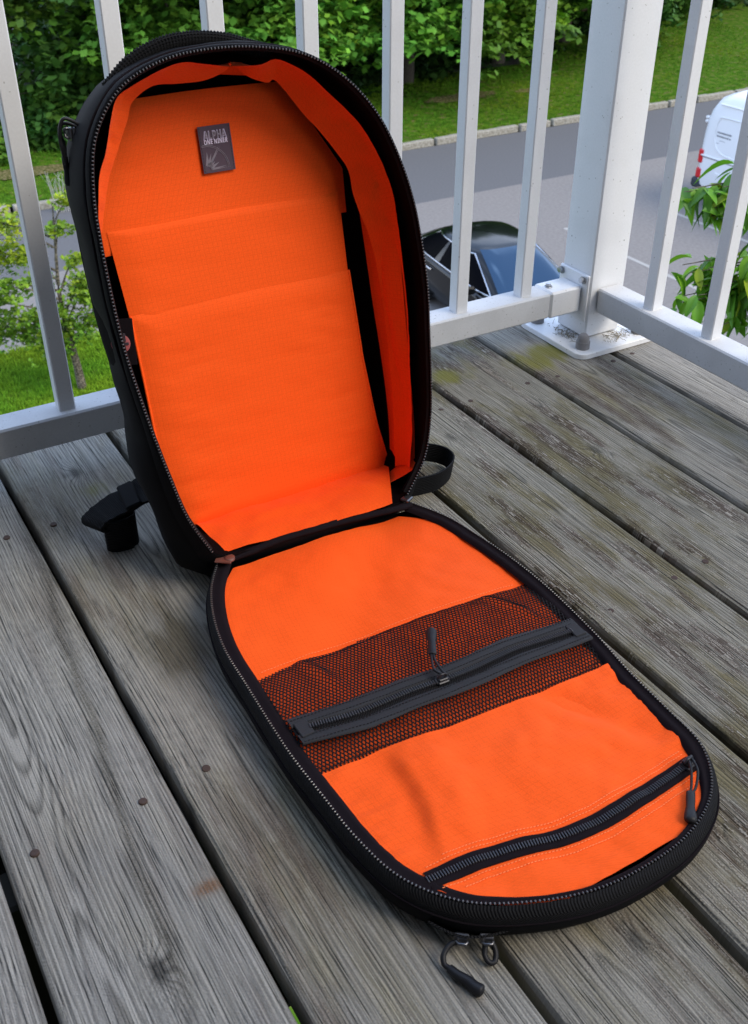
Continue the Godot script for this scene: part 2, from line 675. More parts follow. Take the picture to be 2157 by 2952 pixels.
func crown(parent: Node, called: String, mesh: Mesh, m: Material, places: Array[Transform3D], tints: PackedColorArray) -> void:
	var mm := MultiMesh.new()
	mm.transform_format = MultiMesh.TRANSFORM_3D
	mm.use_colors = true
	mm.mesh = mesh
	mm.instance_count = places.size()
	for i in places.size():
		mm.set_instance_transform(i, places[i])
		mm.set_instance_color(i, tints[i])
	var o := MultiMeshInstance3D.new()
	o.name = numbered(parent, called)
	o.multimesh = mm
	o.material_override = m
	parent.add_child(o, true)
	stuff(o)


func leaf_color(r: RandomNumberGenerator, base: Color, spread: float) -> Color:
	var k := exp(r.randf_range(-spread, spread))
	var y := r.randf_range(-0.15, 0.35)
	return Color(base.r * k * (1.0 + y), base.g * k * (1 + y * 0.3), base.b * k * (1.0 - y * 0.5))


func tree(called: String, label: String, at: Vector3, tall: float, low: float, radius: float, count: int, base: Color, group: String, mesh: Mesh, leaf_size := 1.0, lean := 0.0) -> void:
	var r := RandomNumberGenerator.new()
	r.seed = int(at.x * 131 + at.z * 17) + 9000
	var t := thing(called, label, "tree" if tall > 3.5 else "bush", at, group)
	var s := Shape.new()
	var tr := tall * 0.022
	var pts := PackedVector3Array()
	var rr := PackedFloat32Array()
	for i in 9:
		var f := i / 8.0
		pts.append(Vector3(sin(f * 3 + at.x) * 0.12 + lean * f, f * tall * 0.85 - 0.05, cos(f * 2.3 + at.z) * 0.1))
		rr.append(lerpf(tr * 1.25, tr * 0.3, f))
	s.tube(pts, rr, 8)
	put(t, "trunk", s.mesh(), M.bark)
	# clumps of foliage at the ends of limbs
	var limbs := Shape.new()
	var places: Array[Transform3D] = []
	var tints := PackedColorArray()
	var clumps := maxi(6, int(count / 55.0))
	for k in clumps:
		var u := pow(r.randf(), 1.25)
		var h := lerpf(low, tall, u)
		var wide := radius * sqrt(maxf(0.05, 1.0 - pow(u * 1.05 - 0.30, 2.0) / 0.62)) if u < 0.95 else radius * 0.3
		var a := r.randf() * TAU
		var d := wide * sqrt(r.randf_range(0.25, 1.0))
		var c := Vector3(cos(a) * d + lean * h / tall, h, sin(a) * d)
		var from := pts[clampi(int(h / tall * 8.0 - 1.2), 1, 8)]
		var bend := from.lerp(c, 0.5) + Vector3(0, 0.12 * d, 0)
		limbs.tube(PackedVector3Array([from, bend, c]), PackedFloat32Array([tr * 0.34, tr * 0.2, tr * 0.07]), 5)
		var size := r.randf_range(0.16, 0.34) * radius
		var shade := leaf_color(r, base, 0.46)
		for q in int(float(count) / clumps):
			var o := Vector3(r.randfn(), r.randfn() * 0.45, r.randfn()) * size * 0.62
			o.y -= 0.10 * (o.x * o.x + o.z * o.z) / maxf(size, 0.01)
			var b := Basis.from_euler(Vector3(r.randf_range(-0.3, 0.3), r.randf() * TAU, r.randf_range(-0.3, 0.3))).scaled(Vector3.ONE * leaf_size * r.randf_range(0.75, 1.25))
			places.append(Transform3D(b, c + o))
			tints.append(leaf_color(r, shade, 0.16))
	put(t, "limbs", limbs.mesh(), M.bark)
	crown(t, "crown", mesh, M.leaf, places, tints)


# ================================================================== the scene
func _ready() -> void:
	rng.seed = 4242
	fog_noise.seed = 8
	fog_noise.frequency = 1.0
	fog_noise.fractal_octaves = 3

	var cam := Camera3D.new()
	cam.name = "camera"
	cam.transform = Transform3D(Basis(Vector3(0.862176, 0.001408, 0.506607), Vector3(0.283815, 0.826995, -0.485312), Vector3(-0.419645, 0.562207, 0.712616)), Vector3(-1.01384, 0.68271, 1.09511))
	cam.fov = 52.12
	cam.near = 0.02
	cam.far = 400.0
	add_child(cam)
	cam.current = true
	var lens := CameraAttributesPhysical.new()
	lens.frustum_focal_length = 24.535
	lens.frustum_near = 0.02
	lens.frustum_far = 400.0
	lens.frustum_focus_distance = 1.12
	lens.exposure_aperture = 13.0
	cam.attributes = lens

	var env := Environment.new()
	env.background_mode = Environment.BG_SKY
	var sky := Sky.new()
	var sm := ProceduralSkyMaterial.new()
	sm.sky_top_color = Color(0.52, 0.62, 0.78)
	sm.sky_horizon_color = Color(0.86, 0.89, 0.93)
	sm.sky_curve = 0.18
	sm.ground_bottom_color = Color(0.2, 0.22, 0.18)
	sm.ground_horizon_color = Color(0.6, 0.64, 0.66)
	sm.sky_cover = noise_texture(0.008, 71, [[0.0, Color(0, 0, 0, 0)], [0.45, Color(0.2, 0.2, 0.2, 0.0)], [0.62, Color(0.75, 0.77, 0.80, 0.55)], [0.85, Color(1, 1, 1, 0.9)]], 1024, 5)
	sm.sky_cover_modulate = Color(0.75, 0.76, 0.78)
	sky.sky_material = sm
	env.sky = sky
	env.background_energy_multiplier = 1.3
	env.tonemap_mode = Environment.TONE_MAPPER_LINEAR
	env.tonemap_exposure = 2.38
	env.sdfgi_enabled = true
	env.ssao_enabled = true
	env.ssil_enabled = true
	var we := WorldEnvironment.new()
	we.name = "world_environment"
	we.environment = env
	add_child(we)

	var sun := DirectionalLight3D.new()
	sun.name = "sun"
	sun.light_color = Color(1.0, 0.965, 0.92)
	sun.light_energy = 0.38
	sun.light_angular_distance = 32.0
	sun.shadow_enabled = true
	add_child(sun)
	sun.look_at_from_position(Vector3(4.2, 7.8, 6.2), Vector3.ZERO)

	materials()
	land()
	house()
	woods()
	vehicles()
	deck()
	railings()
	backpack()
	sapling()
	near_tree()


func materials() -> void:
	M.white = tri_mat(mat(Color.WHITE, 0.45, 0.0, 0.5), 2.3)
	M.white.albedo_texture = paint_texture()
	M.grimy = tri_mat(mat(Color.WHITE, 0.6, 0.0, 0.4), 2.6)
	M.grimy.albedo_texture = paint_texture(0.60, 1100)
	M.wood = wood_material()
	M.dark_wood = mat(lin(0.07, 0.062, 0.05), 0.95)
	M.nail = mat(lin(0.060, 0.036, 0.028), 0.8, 0.1)
	M.cap = mat(lin(0.20, 0.195, 0.20), 0.7)
	M.bolt = mat(lin(0.45, 0.46, 0.48), 0.35, 0.9)
	M.orange = cloth_texture(lin(0.88, 0.100, 0.009), lin(0.80, 0.086, 0.007), 12, 48, 0.7)
	M.orange.metallic_specular = 0.25
	M.orange.rim_enabled = true
	M.orange.rim = 0.08
	M.black = cloth_texture(lin(0.0050, 0.0050, 0.0060), lin(0.004, 0.004, 0.005), 16, 64, 0.75)
	M.black.metallic_specular = 0.22
	M.black_in = mat(lin(0.0040, 0.0028, 0.0034), 0.9, 0.0, 0.15)
	M.binding = mat(lin(0.0090, 0.0065, 0.0085), 0.9, 0.0, 0.2)
	M.tape = rib_texture(lin(0.008, 0.008, 0.0095), 64, true)
	M.tape.metallic_specular = 0.3
	M.tape.normal_scale = 0.4
	M.webbing = rib_texture(lin(0.0085, 0.0088, 0.0105), 64, false)
	M.webbing.metallic_specular = 0.25
	M.grey_band = cloth_texture(lin(0.0135, 0.0142, 0.0175), lin(0.010, 0.0105, 0.013), 4, 32, 0.8)
	M.tooth = mat(lin(0.075, 0.07, 0.07), 0.25, 0.0, 0.7)
	M.coil = mat(lin(0.036, 0.036, 0.043), 0.35, 0.0, 0.6)
	M.mesh = mat(lin(0.0075, 0.0068, 0.0085), 0.7, 0.0, 0.3)
	M.rubber = mat(lin(0.009, 0.009, 0.011), 0.5, 0.0, 0.4)
	M.metal = mat(lin(0.15, 0.15, 0.16), 0.28, 0.9)
	M.dark_metal = mat(lin(0.03, 0.03, 0.034), 0.35, 0.6)
	M.copper = mat(lin(0.14, 0.045, 0.03), 0.5)
	M.stitch = mat(lin(0.95, 0.24, 0.07), 0.7)
	M.patch = mat(lin(0.088, 0.066, 0.089), 0.8, 0.0, 0.3)
	M.patch_dark = mat(lin(0.035, 0.026, 0.036), 0.8)
	M.patch_line = mat(lin(0.20, 0.18, 0.22), 0.6)
	M.patch_grey = mat(lin(0.42, 0.39, 0.54), 0.6)
	M.patch_white = mat(lin(0.72, 0.68, 0.85), 0.6)
	M.pink = mat(lin(0.38, 0.10, 0.105), 0.6)
	M.bark = mat(lin(0.085, 0.068, 0.05), 0.95)
	M.bark.albedo_texture = noise_texture(0.05, 91, [[0.2, Color(0.5, 0.5, 0.5)], [0.8, Color(1.3, 1.25, 1.15)]], 128)
	tri_mat(M.bark, 4.0)
	M.grey_bark = mat(lin(0.22, 0.19, 0.14), 0.95)
	M.grey_bark.albedo_texture = noise_texture(0.06, 95, [[0.3, Color(0.35, 0.34, 0.3)], [0.7, Color(1, 1, 1)]], 128)
	tri_mat(M.grey_bark, 3.0)
	M.leaf = mat(Color.WHITE, 0.6, 0.0, 0.3)
	M.leaf.vertex_color_use_as_albedo = true
	M.leaf.backlight_enabled = true
	M.leaf.backlight = lin(0.05, 0.09, 0.01)
	M.grass_ground = mat(Color.WHITE, 1.0, 0.0, 0.1)
	M.grass_ground.albedo_texture = noise_texture(0.02, 31, [[0.15, lin(0.036, 0.085, 0.008)], [0.45, lin(0.055, 0.125, 0.010)], [0.62, lin(0.085, 0.150, 0.014)], [0.78, lin(0.13, 0.12, 0.05)]], 1024, 5)
	tri_mat(M.grass_ground, 0.16)
	M.blade = mat(Color.WHITE, 0.8, 0.0, 0.2)
	M.blade.vertex_color_use_as_albedo = true
	M.earth = mat(lin(0.23, 0.185, 0.10), 1.0, 0.0, 0.1)
	M.earth.albedo_texture = noise_texture(0.06, 34, [[0.2, Color(0.5, 0.6, 0.4)], [0.8, Color(1.0, 1.0, 1.0)]], 256)
	tri_mat(M.earth, 0.6)
	M.litter = mat(Color.WHITE, 1.0)
	M.litter.albedo_texture = noise_texture(0.04, 33, [[0.2, lin(0.012, 0.011, 0.007)], [0.55, lin(0.028, 0.022, 0.013)], [0.8, lin(0.016, 0.028, 0.008)]], 512, 5)
	tri_mat(M.litter, 0.4)
	M.asphalt = mat(Color.WHITE, 0.92, 0.0, 0.3)
	M.asphalt.albedo_texture = noise_texture(0.11, 35, [[0.2, lin(0.112, 0.112, 0.117)], [0.5, lin(0.122, 0.122, 0.126)], [0.85, lin(0.134, 0.133, 0.137)]], 512, 5)
	tri_mat(M.asphalt, 0.3)
	M.lot = mat(Color.WHITE, 0.92, 0.0, 0.3)
	M.lot.albedo_texture = noise_texture(0.05, 36, [[0.2, lin(0.190, 0.176, 0.166)], [0.5, lin(0.208, 0.194, 0.184)], [0.85, lin(0.230, 0.215, 0.203)]], 1024, 6)
	tri_mat(M.lot, 0.2)
	M.line = mat(lin(0.34, 0.33, 0.31), 0.9)
	M.stone = mat(Color.WHITE, 0.95)
	M.stone.albedo_texture = noise_texture(0.04, 39, [[0.2, lin(0.20, 0.18, 0.14)], [0.6, lin(0.30, 0.28, 0.23)], [0.85, lin(0.36, 0.35, 0.30)]], 256, 4)
	tri_mat(M.stone, 1.2)
	M.car_black = mat(lin(0.003, 0.0035, 0.004), 0.16, 0.0, 0.35)
	M.car_black.clearcoat_enabled = true
	M.car_black.clearcoat = 0.2
	M.car_black.clearcoat_roughness = 0.03
	M.car_white = mat(lin(0.78, 0.79, 0.80), 0.3)
	M.car_white.clearcoat_enabled = true
	M.car_white.clearcoat = 0.6
	M.sky_tint_glass = mat(lin(0.040, 0.078, 0.125), 0.05, 0.8, 0.9)  # blue base colour stands in for reflected sky
	M.side_glass = mat(lin(0.002, 0.002, 0.003), 0.3, 0.0, 0.08)
	M.chrome = mat(lin(0.62, 0.62, 0.64), 0.15, 1.0)
	M.tyre = mat(lin(0.012, 0.012, 0.013), 0.85)
	M.rim = mat(lin(0.35, 0.35, 0.36), 0.35, 0.8)
	M.red = mat(lin(0.55, 0.015, 0.02), 0.25)
	M.bumper = mat(lin(0.03, 0.035, 0.042), 0.7)
	M.seam = mat(lin(0.22, 0.23, 0.25), 0.6)
	M.siding = mat(lin(0.15, 0.147, 0.142), 0.85)


func flat_ground(x0: float, x1: float, z0: float, z1: float, y: float, n := 1, bump := 0.0) -> Mesh:
	var s := Shape.new()
	var rows: Array = []
	for i in n + 1:
		var row := PackedVector3Array()
		for j in n + 1:
			var x := lerpf(x0, x1, float(j) / n)
			var z := lerpf(z0, z1, float(i) / n)
			row.append(Vector3(x, y + (bump * nz(x * 0.15, 3.0, z * 0.15) if bump > 0.0 else 0.0), z))
		rows.append(row)
	s.sheet(rows, 1.0)
	return s.mesh()


func land() -> void:
	ground("ground", flat_ground(-160, 200, -200, 120, GROUND - 0.012, 1), M.litter)
	ground("road", flat_ground(-80, 120, -22.35, -10.0, GROUND, 1), M.asphalt)
	ground("parking_lot", flat_ground(-80, 120, -18.55, -5.2, GROUND + 0.004, 1), M.lot)
	var mk := Shape.new()
	for x in [8.15, 10.85, 13.5, 16.22, 19.0, 21.7]:
		mk.quad(Vector3(x - 0.05, GROUND + 0.008, -15.6), Vector3(x + 0.05, GROUND + 0.008, -15.6), Vector3(x + 0.05, GROUND + 0.008, -10.6), Vector3(x - 0.05, GROUND + 0.008, -10.6), Vector3.UP)
	ground("parking_lines", mk.mesh(), M.line)
	ground("far_parking_lot", flat_ground(-60, 19, -70, -32.5, GROUND + 0.20, 1), M.lot)
	var far := ground("far_lawn", flat_ground(-60, 120, -36.5, -22.60, GROUND + 0.11, 40, 0.05), M.grass_ground)
	ground("near_lawn", flat_ground(-60, 6.4, -15.3, 6, GROUND + 0.06, 30, 0.03), M.grass_ground)
	ground("woodland_floor", flat_ground(9, 23, -60, -28.9, GROUND + 0.17, 20, 0.05), M.litter)
	ground("woodland_floor", flat_ground(23, 70, -60, -36.0, GROUND + 0.17, 20, 0.05), M.litter)
	# kerb of long stones
	var kerb := Node3D.new()
	kerb.name = numbered(self, "kerb")
	kerb.position = Vector3(0, GROUND, -22.5)
	add_child(kerb, true)
	kerb.set_meta("kind", "structure")
	var kinds: Array[ArrayMesh] = []
	for k in 5:
		var b := Shape.new()
		b.at(Vector3(0, 0.045, 0), Vector3(0.44 + 0.05 * k, 0.22, 0.17), 0.02)
		kinds.append(b.mesh())
	var x := -6.0
	var i := 0
	while x < 42.0:
		var k := i * 7 % 5
		put(kerb, "kerb_stone", kinds[k], M.stone, Transform3D(Basis(Vector3.UP, rng.randf_range(-0.012, 0.012)), Vector3(x, rng.randf_range(-0.012, 0.012), rng.randf_range(-0.012, 0.012))))
		x += 0.452 + 0.05 * k
		i += 1
	# tufts of grass over both lawns
	var tuft := Shape.new()
	for k in 5:
		var a := k * 1.3
		var o := Vector3(cos(a), 0, sin(a))
		var base := o * 0.02
		var side := Vector3(-o.z, 0, o.x) * 0.008
		tuft.flat(base - side, base + side, base + o * 0.03 + Vector3(0, 0.06 + 0.015 * (k % 3), 0))
	var places: Array[Transform3D] = []
	var tints := PackedColorArray()
	for q in 42000:
		var px: float
		var pz: float
		var py := GROUND + 0.12
		if q % 2 == 0:
			px = rng.randf_range(2.0, 34.0)
			pz = rng.randf_range(-29.5, -22.65) if px < 22.0 else rng.randf_range(-35.5, -22.65)
		else:
			px = rng.randf_range(0.2, 4.6)
			pz = rng.randf_range(-15.35, -10.0)
			py = GROUND + 0.06
		var patch := nz(px * 0.35, 9.0, pz * 0.35)
		var bare: float = maxf(exp(-pow((px - 17.9) / 1.3, 2) - pow((pz + 26.0) / 0.45, 2)), exp(-pow((px - 4.6) / 1.6, 2) - pow((pz + 24.9) / 0.7, 2)))
		if rng.randf() < bare * 1.2:
			continue
		var k := rng.randf_range(0.7, 1.4)
		var s := rng.randf_range(0.5, 1.05)
		places.append(Transform3D(Basis.from_euler(Vector3(0, rng.randf() * TAU, 0)).scaled(Vector3(1.3 * s, s, 1.3 * s)), Vector3(px, py, pz)))
		if q % 2 == 1:
			k *= 1.4  # near lawn tint raised to look sunlit
		var yellow := clampf((0.25 if q % 2 == 1 else 0.0) + patch * 1.2 + rng.randf_range(-0.1, 0.15), -0.2, 0.7)
		tints.append(Color((0.085 + 0.07 * yellow) * k, (0.190 + 0.03 * yellow) * k, 0.012 * k))
	crown(self, "grass", tuft.mesh(), M.blade, places, tints)
	# worn earth in the far lawn
	for q in [[17.9, -26.0, 1.25, 0.42], [20.3, -25.7, 0.5, 0.25], [4.6, -24.9, 1.2, 0.4]]:
		var patch := Shape.new()
		for k in 28:
			var a := TAU * k / 28.0
			var b := TAU * (k + 1) / 28.0
			var ra: float = 1.0 + 0.35 * nz(cos(a) * 2.0 + q[0], sin(a) * 2.0)
			var rb: float = 1.0 + 0.35 * nz(cos(b) * 2.0 + q[0], sin(b) * 2.0)
			patch.flat(Vector3(q[0], GROUND + 0.145, q[1]), Vector3(q[0] + cos(a) * q[2] * ra, GROUND + 0.145, q[1] + sin(a) * q[3] * ra), Vector3(q[0] + cos(b) * q[2] * rb, GROUND + 0.145, q[1] + sin(b) * q[3] * rb), Vector3.UP)
		ground("bare_earth", patch.mesh(), M.earth)
	# a dry bare shrub by the kerb
	var dry := thing("dry_shrub", "bare pale shrub with dry forked stems beside the far kerb", "shrub", Vector3(4.75, GROUND, -22.0))
	for k in 9:
		var st := Shape.new()
		var a := -0.5 + 0.12 * k + rng.randf_range(-0.05, 0.05)
		var top := Vector3(sin(a) * 0.75, 0.62 + rng.randf() * 0.28, rng.randf_range(-0.2, 0.2))
		st.tube(PackedVector3Array([Vector3(0.05 * k - 0.25, 0, 0), top * 0.5 + Vector3(0.02 * k - 0.12, 0.05, 0), top]), PackedFloat32Array([0.013, 0.010, 0.005]), 5)
		for q in 3:
			var f := 0.45 + 0.17 * q
			var from := (top * f) + Vector3(0.02 * k - 0.12, 0.03, 0)
			st.tube(PackedVector3Array([from, from + Vector3(rng.randf_range(-0.13, 0.13), 0.16, rng.randf_range(-0.08, 0.08))]), 0.004, 4)
		put(dry, "stem", st.mesh(), mat(lin(0.36, 0.35, 0.32), 0.9))


func house() -> void:
	var h := thing("house_wall_added_return", "clapboard house wall beside the raised deck with an added return wall that shades the railing", "wall", Vector3(-1.56, GROUND, 0.0))
	var core := Shape.new()
	core.at(Vector3(-0.15, 6.0, 2.9), Vector3(0.25, 12.0, 6.6), 0.01)
	core.at(Vector3(0.63, 6.0, 1.92), Vector3(1.28, 12.0, 0.25), 0.01)  # added return wall, out of view, shading the railing's left end
	put(h, "wall", core.mesh(), M.siding)
	var b := Shape.new()
	b.box(Transform3D(Basis(Vector3(0, 0, 1), -0.07), Vector3.ZERO), Vector3(0.016, 0.2, 6.6), 0.003)
	var bm := b.mesh()
	var b2 := Shape.new()
	b2.box(Transform3D(Basis(Vector3(1, 0, 0), 0.07), Vector3.ZERO), Vector3(1.28, 0.2, 0.016), 0.003)
	var bm2 := b2.mesh()
	for k in 58:
		put(h, "clapboard", bm2, M.siding, Transform3D(Basis(), Vector3(0.63, 0.12 + 0.19 * k, 1.785)))  # boards on the added return
	for k in 58:
		put(h, "clapboard", bm, M.siding, Transform3D(Basis(), Vector3(-0.012, 0.12 + 0.19 * k, 2.9)))


func woods() -> void:
	var maple := spray_mesh(9, 0.23, 0.27, 3)
	var small := spray_mesh(10, 0.12, 0.24, 4)
	var g := "trees along the edge of the wood"
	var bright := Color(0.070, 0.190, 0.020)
	var deep := Color(0.015, 0.048, 0.010)  # leaf colour darkened for the shade inside the wood
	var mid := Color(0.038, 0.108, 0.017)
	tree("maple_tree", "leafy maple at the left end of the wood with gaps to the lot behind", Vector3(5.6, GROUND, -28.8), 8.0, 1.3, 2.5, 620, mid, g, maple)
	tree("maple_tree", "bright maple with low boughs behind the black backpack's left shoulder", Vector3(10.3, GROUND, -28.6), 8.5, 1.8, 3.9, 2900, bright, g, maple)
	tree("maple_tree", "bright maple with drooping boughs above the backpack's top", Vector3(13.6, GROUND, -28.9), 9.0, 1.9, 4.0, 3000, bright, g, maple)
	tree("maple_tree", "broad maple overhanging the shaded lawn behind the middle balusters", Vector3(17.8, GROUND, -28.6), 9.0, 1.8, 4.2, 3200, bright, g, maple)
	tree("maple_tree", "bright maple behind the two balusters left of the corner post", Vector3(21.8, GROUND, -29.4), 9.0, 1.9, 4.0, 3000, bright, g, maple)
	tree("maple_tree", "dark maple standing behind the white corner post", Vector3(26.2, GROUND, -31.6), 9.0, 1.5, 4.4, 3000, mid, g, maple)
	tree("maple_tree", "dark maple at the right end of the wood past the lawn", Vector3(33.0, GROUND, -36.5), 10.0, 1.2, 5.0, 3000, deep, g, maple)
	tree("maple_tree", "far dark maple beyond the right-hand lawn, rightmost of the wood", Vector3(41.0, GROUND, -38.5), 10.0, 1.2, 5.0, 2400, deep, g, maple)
	var ug := "undergrowth bushes under the maples"
	var spots := [[4.0, -27.9, "low green bush under the leftmost maple"], [7.4, -28.0, "low bush at the wood's edge left of the backpack"], [11.6, -30.2, "dark bush under the maples above the backpack's top"], [15.6, -30.4, "dark bush in deep shade behind the top right of the backpack"], [18.4, -31.0, "dark bush in deep shade behind the middle balusters"], [20.6, -31.4, "dark bush in the shade left of the corner post"], [23.6, -31.6, "dark bush behind the corner post"], [28.6, -33.8, "dark bush at the back of the right-hand lawn"], [32.0, -34.6, "dark bush behind the right rail's first baluster"], [36.0, -36.0, "dark bush at the back of the lawn, rightmost"]]
	for p in spots:
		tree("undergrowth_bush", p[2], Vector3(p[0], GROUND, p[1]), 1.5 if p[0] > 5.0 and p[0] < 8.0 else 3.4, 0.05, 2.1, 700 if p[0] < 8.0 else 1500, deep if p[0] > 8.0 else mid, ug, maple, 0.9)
	var back := [[10.5, -33.0], [15.5, -34.0], [20.0, -35.0], [25.0, -36.0], [30.0, -39.0], [38.0, -42.0]]
	var names := ["tall dark thicket deep in the wood, behind the backpack's top", "tall dark thicket behind the two balusters right of the backpack", "tall dark thicket in deep shade behind the middle balusters", "tall dark thicket behind the white corner post", "tall dark thicket behind the right-hand lawn", "tall dark thicket far behind the lawn, rightmost of the wood"]
	for k in back.size():
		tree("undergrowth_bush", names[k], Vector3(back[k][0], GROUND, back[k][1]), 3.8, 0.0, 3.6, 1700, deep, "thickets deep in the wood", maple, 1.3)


# ------------------------------------------------------------------ cars
func glasshouse(t: float, v: float, c: Dictionary) -> Vector3:
	var e := 2.0 / lerpf(4.5, 3.2, v)
	var ct := cos(t)
	var st := sin(t)
	var hx: float = lerpf(c.bx, c.tx, v)
	var hz: float = lerpf(c.bz, c.tz, v)
	var cz: float = lerpf(c.b0, c.t0, v)
	var y: float = lerpf(c.by, c.ty, sin(v * PI * 0.5) * 0.35 + v * 0.65)
	return Vector3(signf(ct) * pow(absf(ct), e) * hx, y, cz + signf(st) * pow(absf(st), e) * hz)


func wheel(parent: Node, p: Vector3, r: float, w: float) -> void:
	var x := Transform3D(Basis(Vector3(0, 0, 1), PI / 2), p)
	var s := Shape.new()
	s.turned(x, [Vector2(r * 0.66, w * 0.5), Vector2(r * 0.94, w * 0.5), Vector2(r, w * 0.38), Vector2(r, -w * 0.38), Vector2(r * 0.94, -w * 0.5), Vector2(r * 0.66, -w * 0.5)], 24)
	var o := put(parent, "wheel", s.mesh(), M.tyre)
	var q := Shape.new()
	for sd in [-1.0 if p.x > 0 else 1.0]:
		q.turned(x, [Vector2(0.001, sd * w * 0.42), Vector2(r * 0.2, sd * w * 0.42), Vector2(r * 0.62, sd * w * 0.36), Vector2(r * 0.67, sd * w * 0.49)], 20)
	put(o, "hub", q.mesh(), M.rim)


func sedan(called: String, label: String, where: Vector3, turn: float, paint: Material, group := "") -> Node3D:
	var t := thing(called, label, "car", where, group)
	t.rotation.y = turn
	# lower body in stations from tail to nose: z, half width, shoulder height, crown height
	var st := [[-2.42, 0.60, 0.62, 0.66], [-2.36, 0.78, 0.80, 0.88], [-2.0, 0.88, 0.86, 0.97], [-1.4, 0.92, 0.88, 0.96], [-0.6, 0.93, 0.88, 0.93], [0.4, 0.93, 0.87, 0.93], [1.0, 0.92, 0.84, 0.96], [1.6, 0.90, 0.78, 0.90], [2.1, 0.84, 0.70, 0.79], [2.36, 0.70, 0.60, 0.66], [2.43, 0.5, 0.5, 0.53]]
	var rows: Array = []
	for a in st:
		var w: float = a[1]
		var row := PackedVector3Array()
		for q in [[0.0, 0.20], [0.80, 0.20], [0.97, 0.28], [1.0, 0.50], [1.0, 0.50], [0.985, -1.0], [0.93, -2.0], [0.6, -3.0], [0.0, -4.0]]:
			var y: float = q[1]
			if y == -1.0: y = a[2] - 0.06
			if y == -2.0: y = a[2]
			if y == -3.0: y = lerpf(a[2], a[3], 0.8)
			if y == -4.0: y = a[3]
			row.append(Vector3(-w * q[0], y, a[0]))
		for k in range(row.size() - 2, 0, -1):
			row.append(Vector3(-row[k].x, row[k].y, row[k].z))
		rows.append(row)
	var b := Shape.new()
	b.sheet(rows, 1.0, true)
	put(t, "body", b.mesh(), paint)
	var gl := {"bx": 0.86, "tx": 0.63, "bz": 1.78, "tz": 0.66, "b0": -0.50, "t0": -0.66, "by": 0.88, "ty": 1.33}
	var gr: Array = []
	for i in 9:
		var row := PackedVector3Array()
		for j in 72:
			row.append(glasshouse(TAU * j / 72.0, i / 8.0, gl))
		gr.append(row)
	for f in [0.75, 0.45, 0.2, 0.03]:
		var row := PackedVector3Array()
		for j in 72:
			var p := glasshouse(TAU * j / 72.0, 1.0, gl)
			row.append(Vector3(p.x * f, 1.33 + 0.045 * (1.0 - f * f), (p.z + 0.66) * f - 0.66))
		gr.append(row)
	var g := Shape.new()
	g.sheet(gr, 1.0, true)
	put(t, "roof", g.mesh(), paint)
	var panes := [["windshield", 0.29 * PI, 0.71 * PI, 0.03, 1.0, M.sky_tint_glass], ["rear_window", 1.35 * PI, 1.65 * PI, 0.2, 0.95, M.side_glass]]
	for sd in 2:
		var c := PI if sd == 0 else 0.0
		panes.append(["side_window", c - 0.62, c + 0.02, 0.07, 0.84, M.side_glass])
		panes.append(["side_window", c + 0.06, c + 0.66, 0.07, 0.84, M.side_glass])
	for p in panes:
		var pr: Array = []
		for i in 9:
			var row := PackedVector3Array()
			for j in 13:
				var q := glasshouse(lerpf(p[1], p[2], j / 12.0), lerpf(p[3], p[4], i / 8.0), gl)
				var o := Vector3(q.x, 0.25, q.z + 0.55).normalized()
				row.append(q + o * 0.006)
			pr.append(row)
		var s := Shape.new()
		s.sheet(pr, 1.0)
		put(t, p[0], s.mesh(), p[5])
	for sd in [0.0, PI]:
		var line := PackedVector3Array()
		for j in 25:
			line.append(glasshouse(sd + lerpf(-0.68, 0.70, j / 24.0), 0.05, gl) + Vector3(signf(cos(sd)) * 0.010, 0, 0))
		for j in 25:
			line.append(glasshouse(sd + lerpf(0.70, -0.68, j / 24.0), 0.87, gl) + Vector3(signf(cos(sd)) * 0.012, 0, 0))
		line.append(line[0])
		var s := Shape.new()
		s.tube(line, 0.012, 6)
		put(t, "window_trim", s.mesh(), M.chrome)
		var x := signf(cos(sd))
		var m := Shape.new()
		m.box(Transform3D(Basis(Vector3(0, 1, 0), 0.2 * x), Vector3(x * 0.98, 0.93, 0.55)), Vector3(0.20, 0.13, 0.09), 0.03)
		put(t, "mirror", m.mesh(), paint)
		for z in [-1.02, -0.02]:
			var h := Shape.new()
			h.at(Vector3(x * 0.945, 0.76, z), Vector3(0.03, 0.035, 0.2), 0.012)
			put(t, "door_handle", h.mesh(), M.chrome)
	for z in [-1.42, 1.42]:
		for x in [-0.80, 0.80]:
			wheel(t, Vector3(x, 0.33, z), 0.33, 0.23)
	for x in [-0.62, 0.62]:
		var l := Shape.new()
		l.box(Transform3D(Basis(Vector3.UP, x * 0.5), Vector3(x, 0.66, 2.20)), Vector3(0.36, 0.12, 0.22), 0.04)
		put(t, "headlight", l.mesh(), M.chrome)
		var r := Shape.new()
		r.box(Transform3D(Basis(Vector3.UP, -x * 0.4), Vector3(x, 0.74, -2.34)), Vector3(0.36, 0.12, 0.1), 0.03)
		put(t, "tail_light", r.mesh(), M.red)
	return t


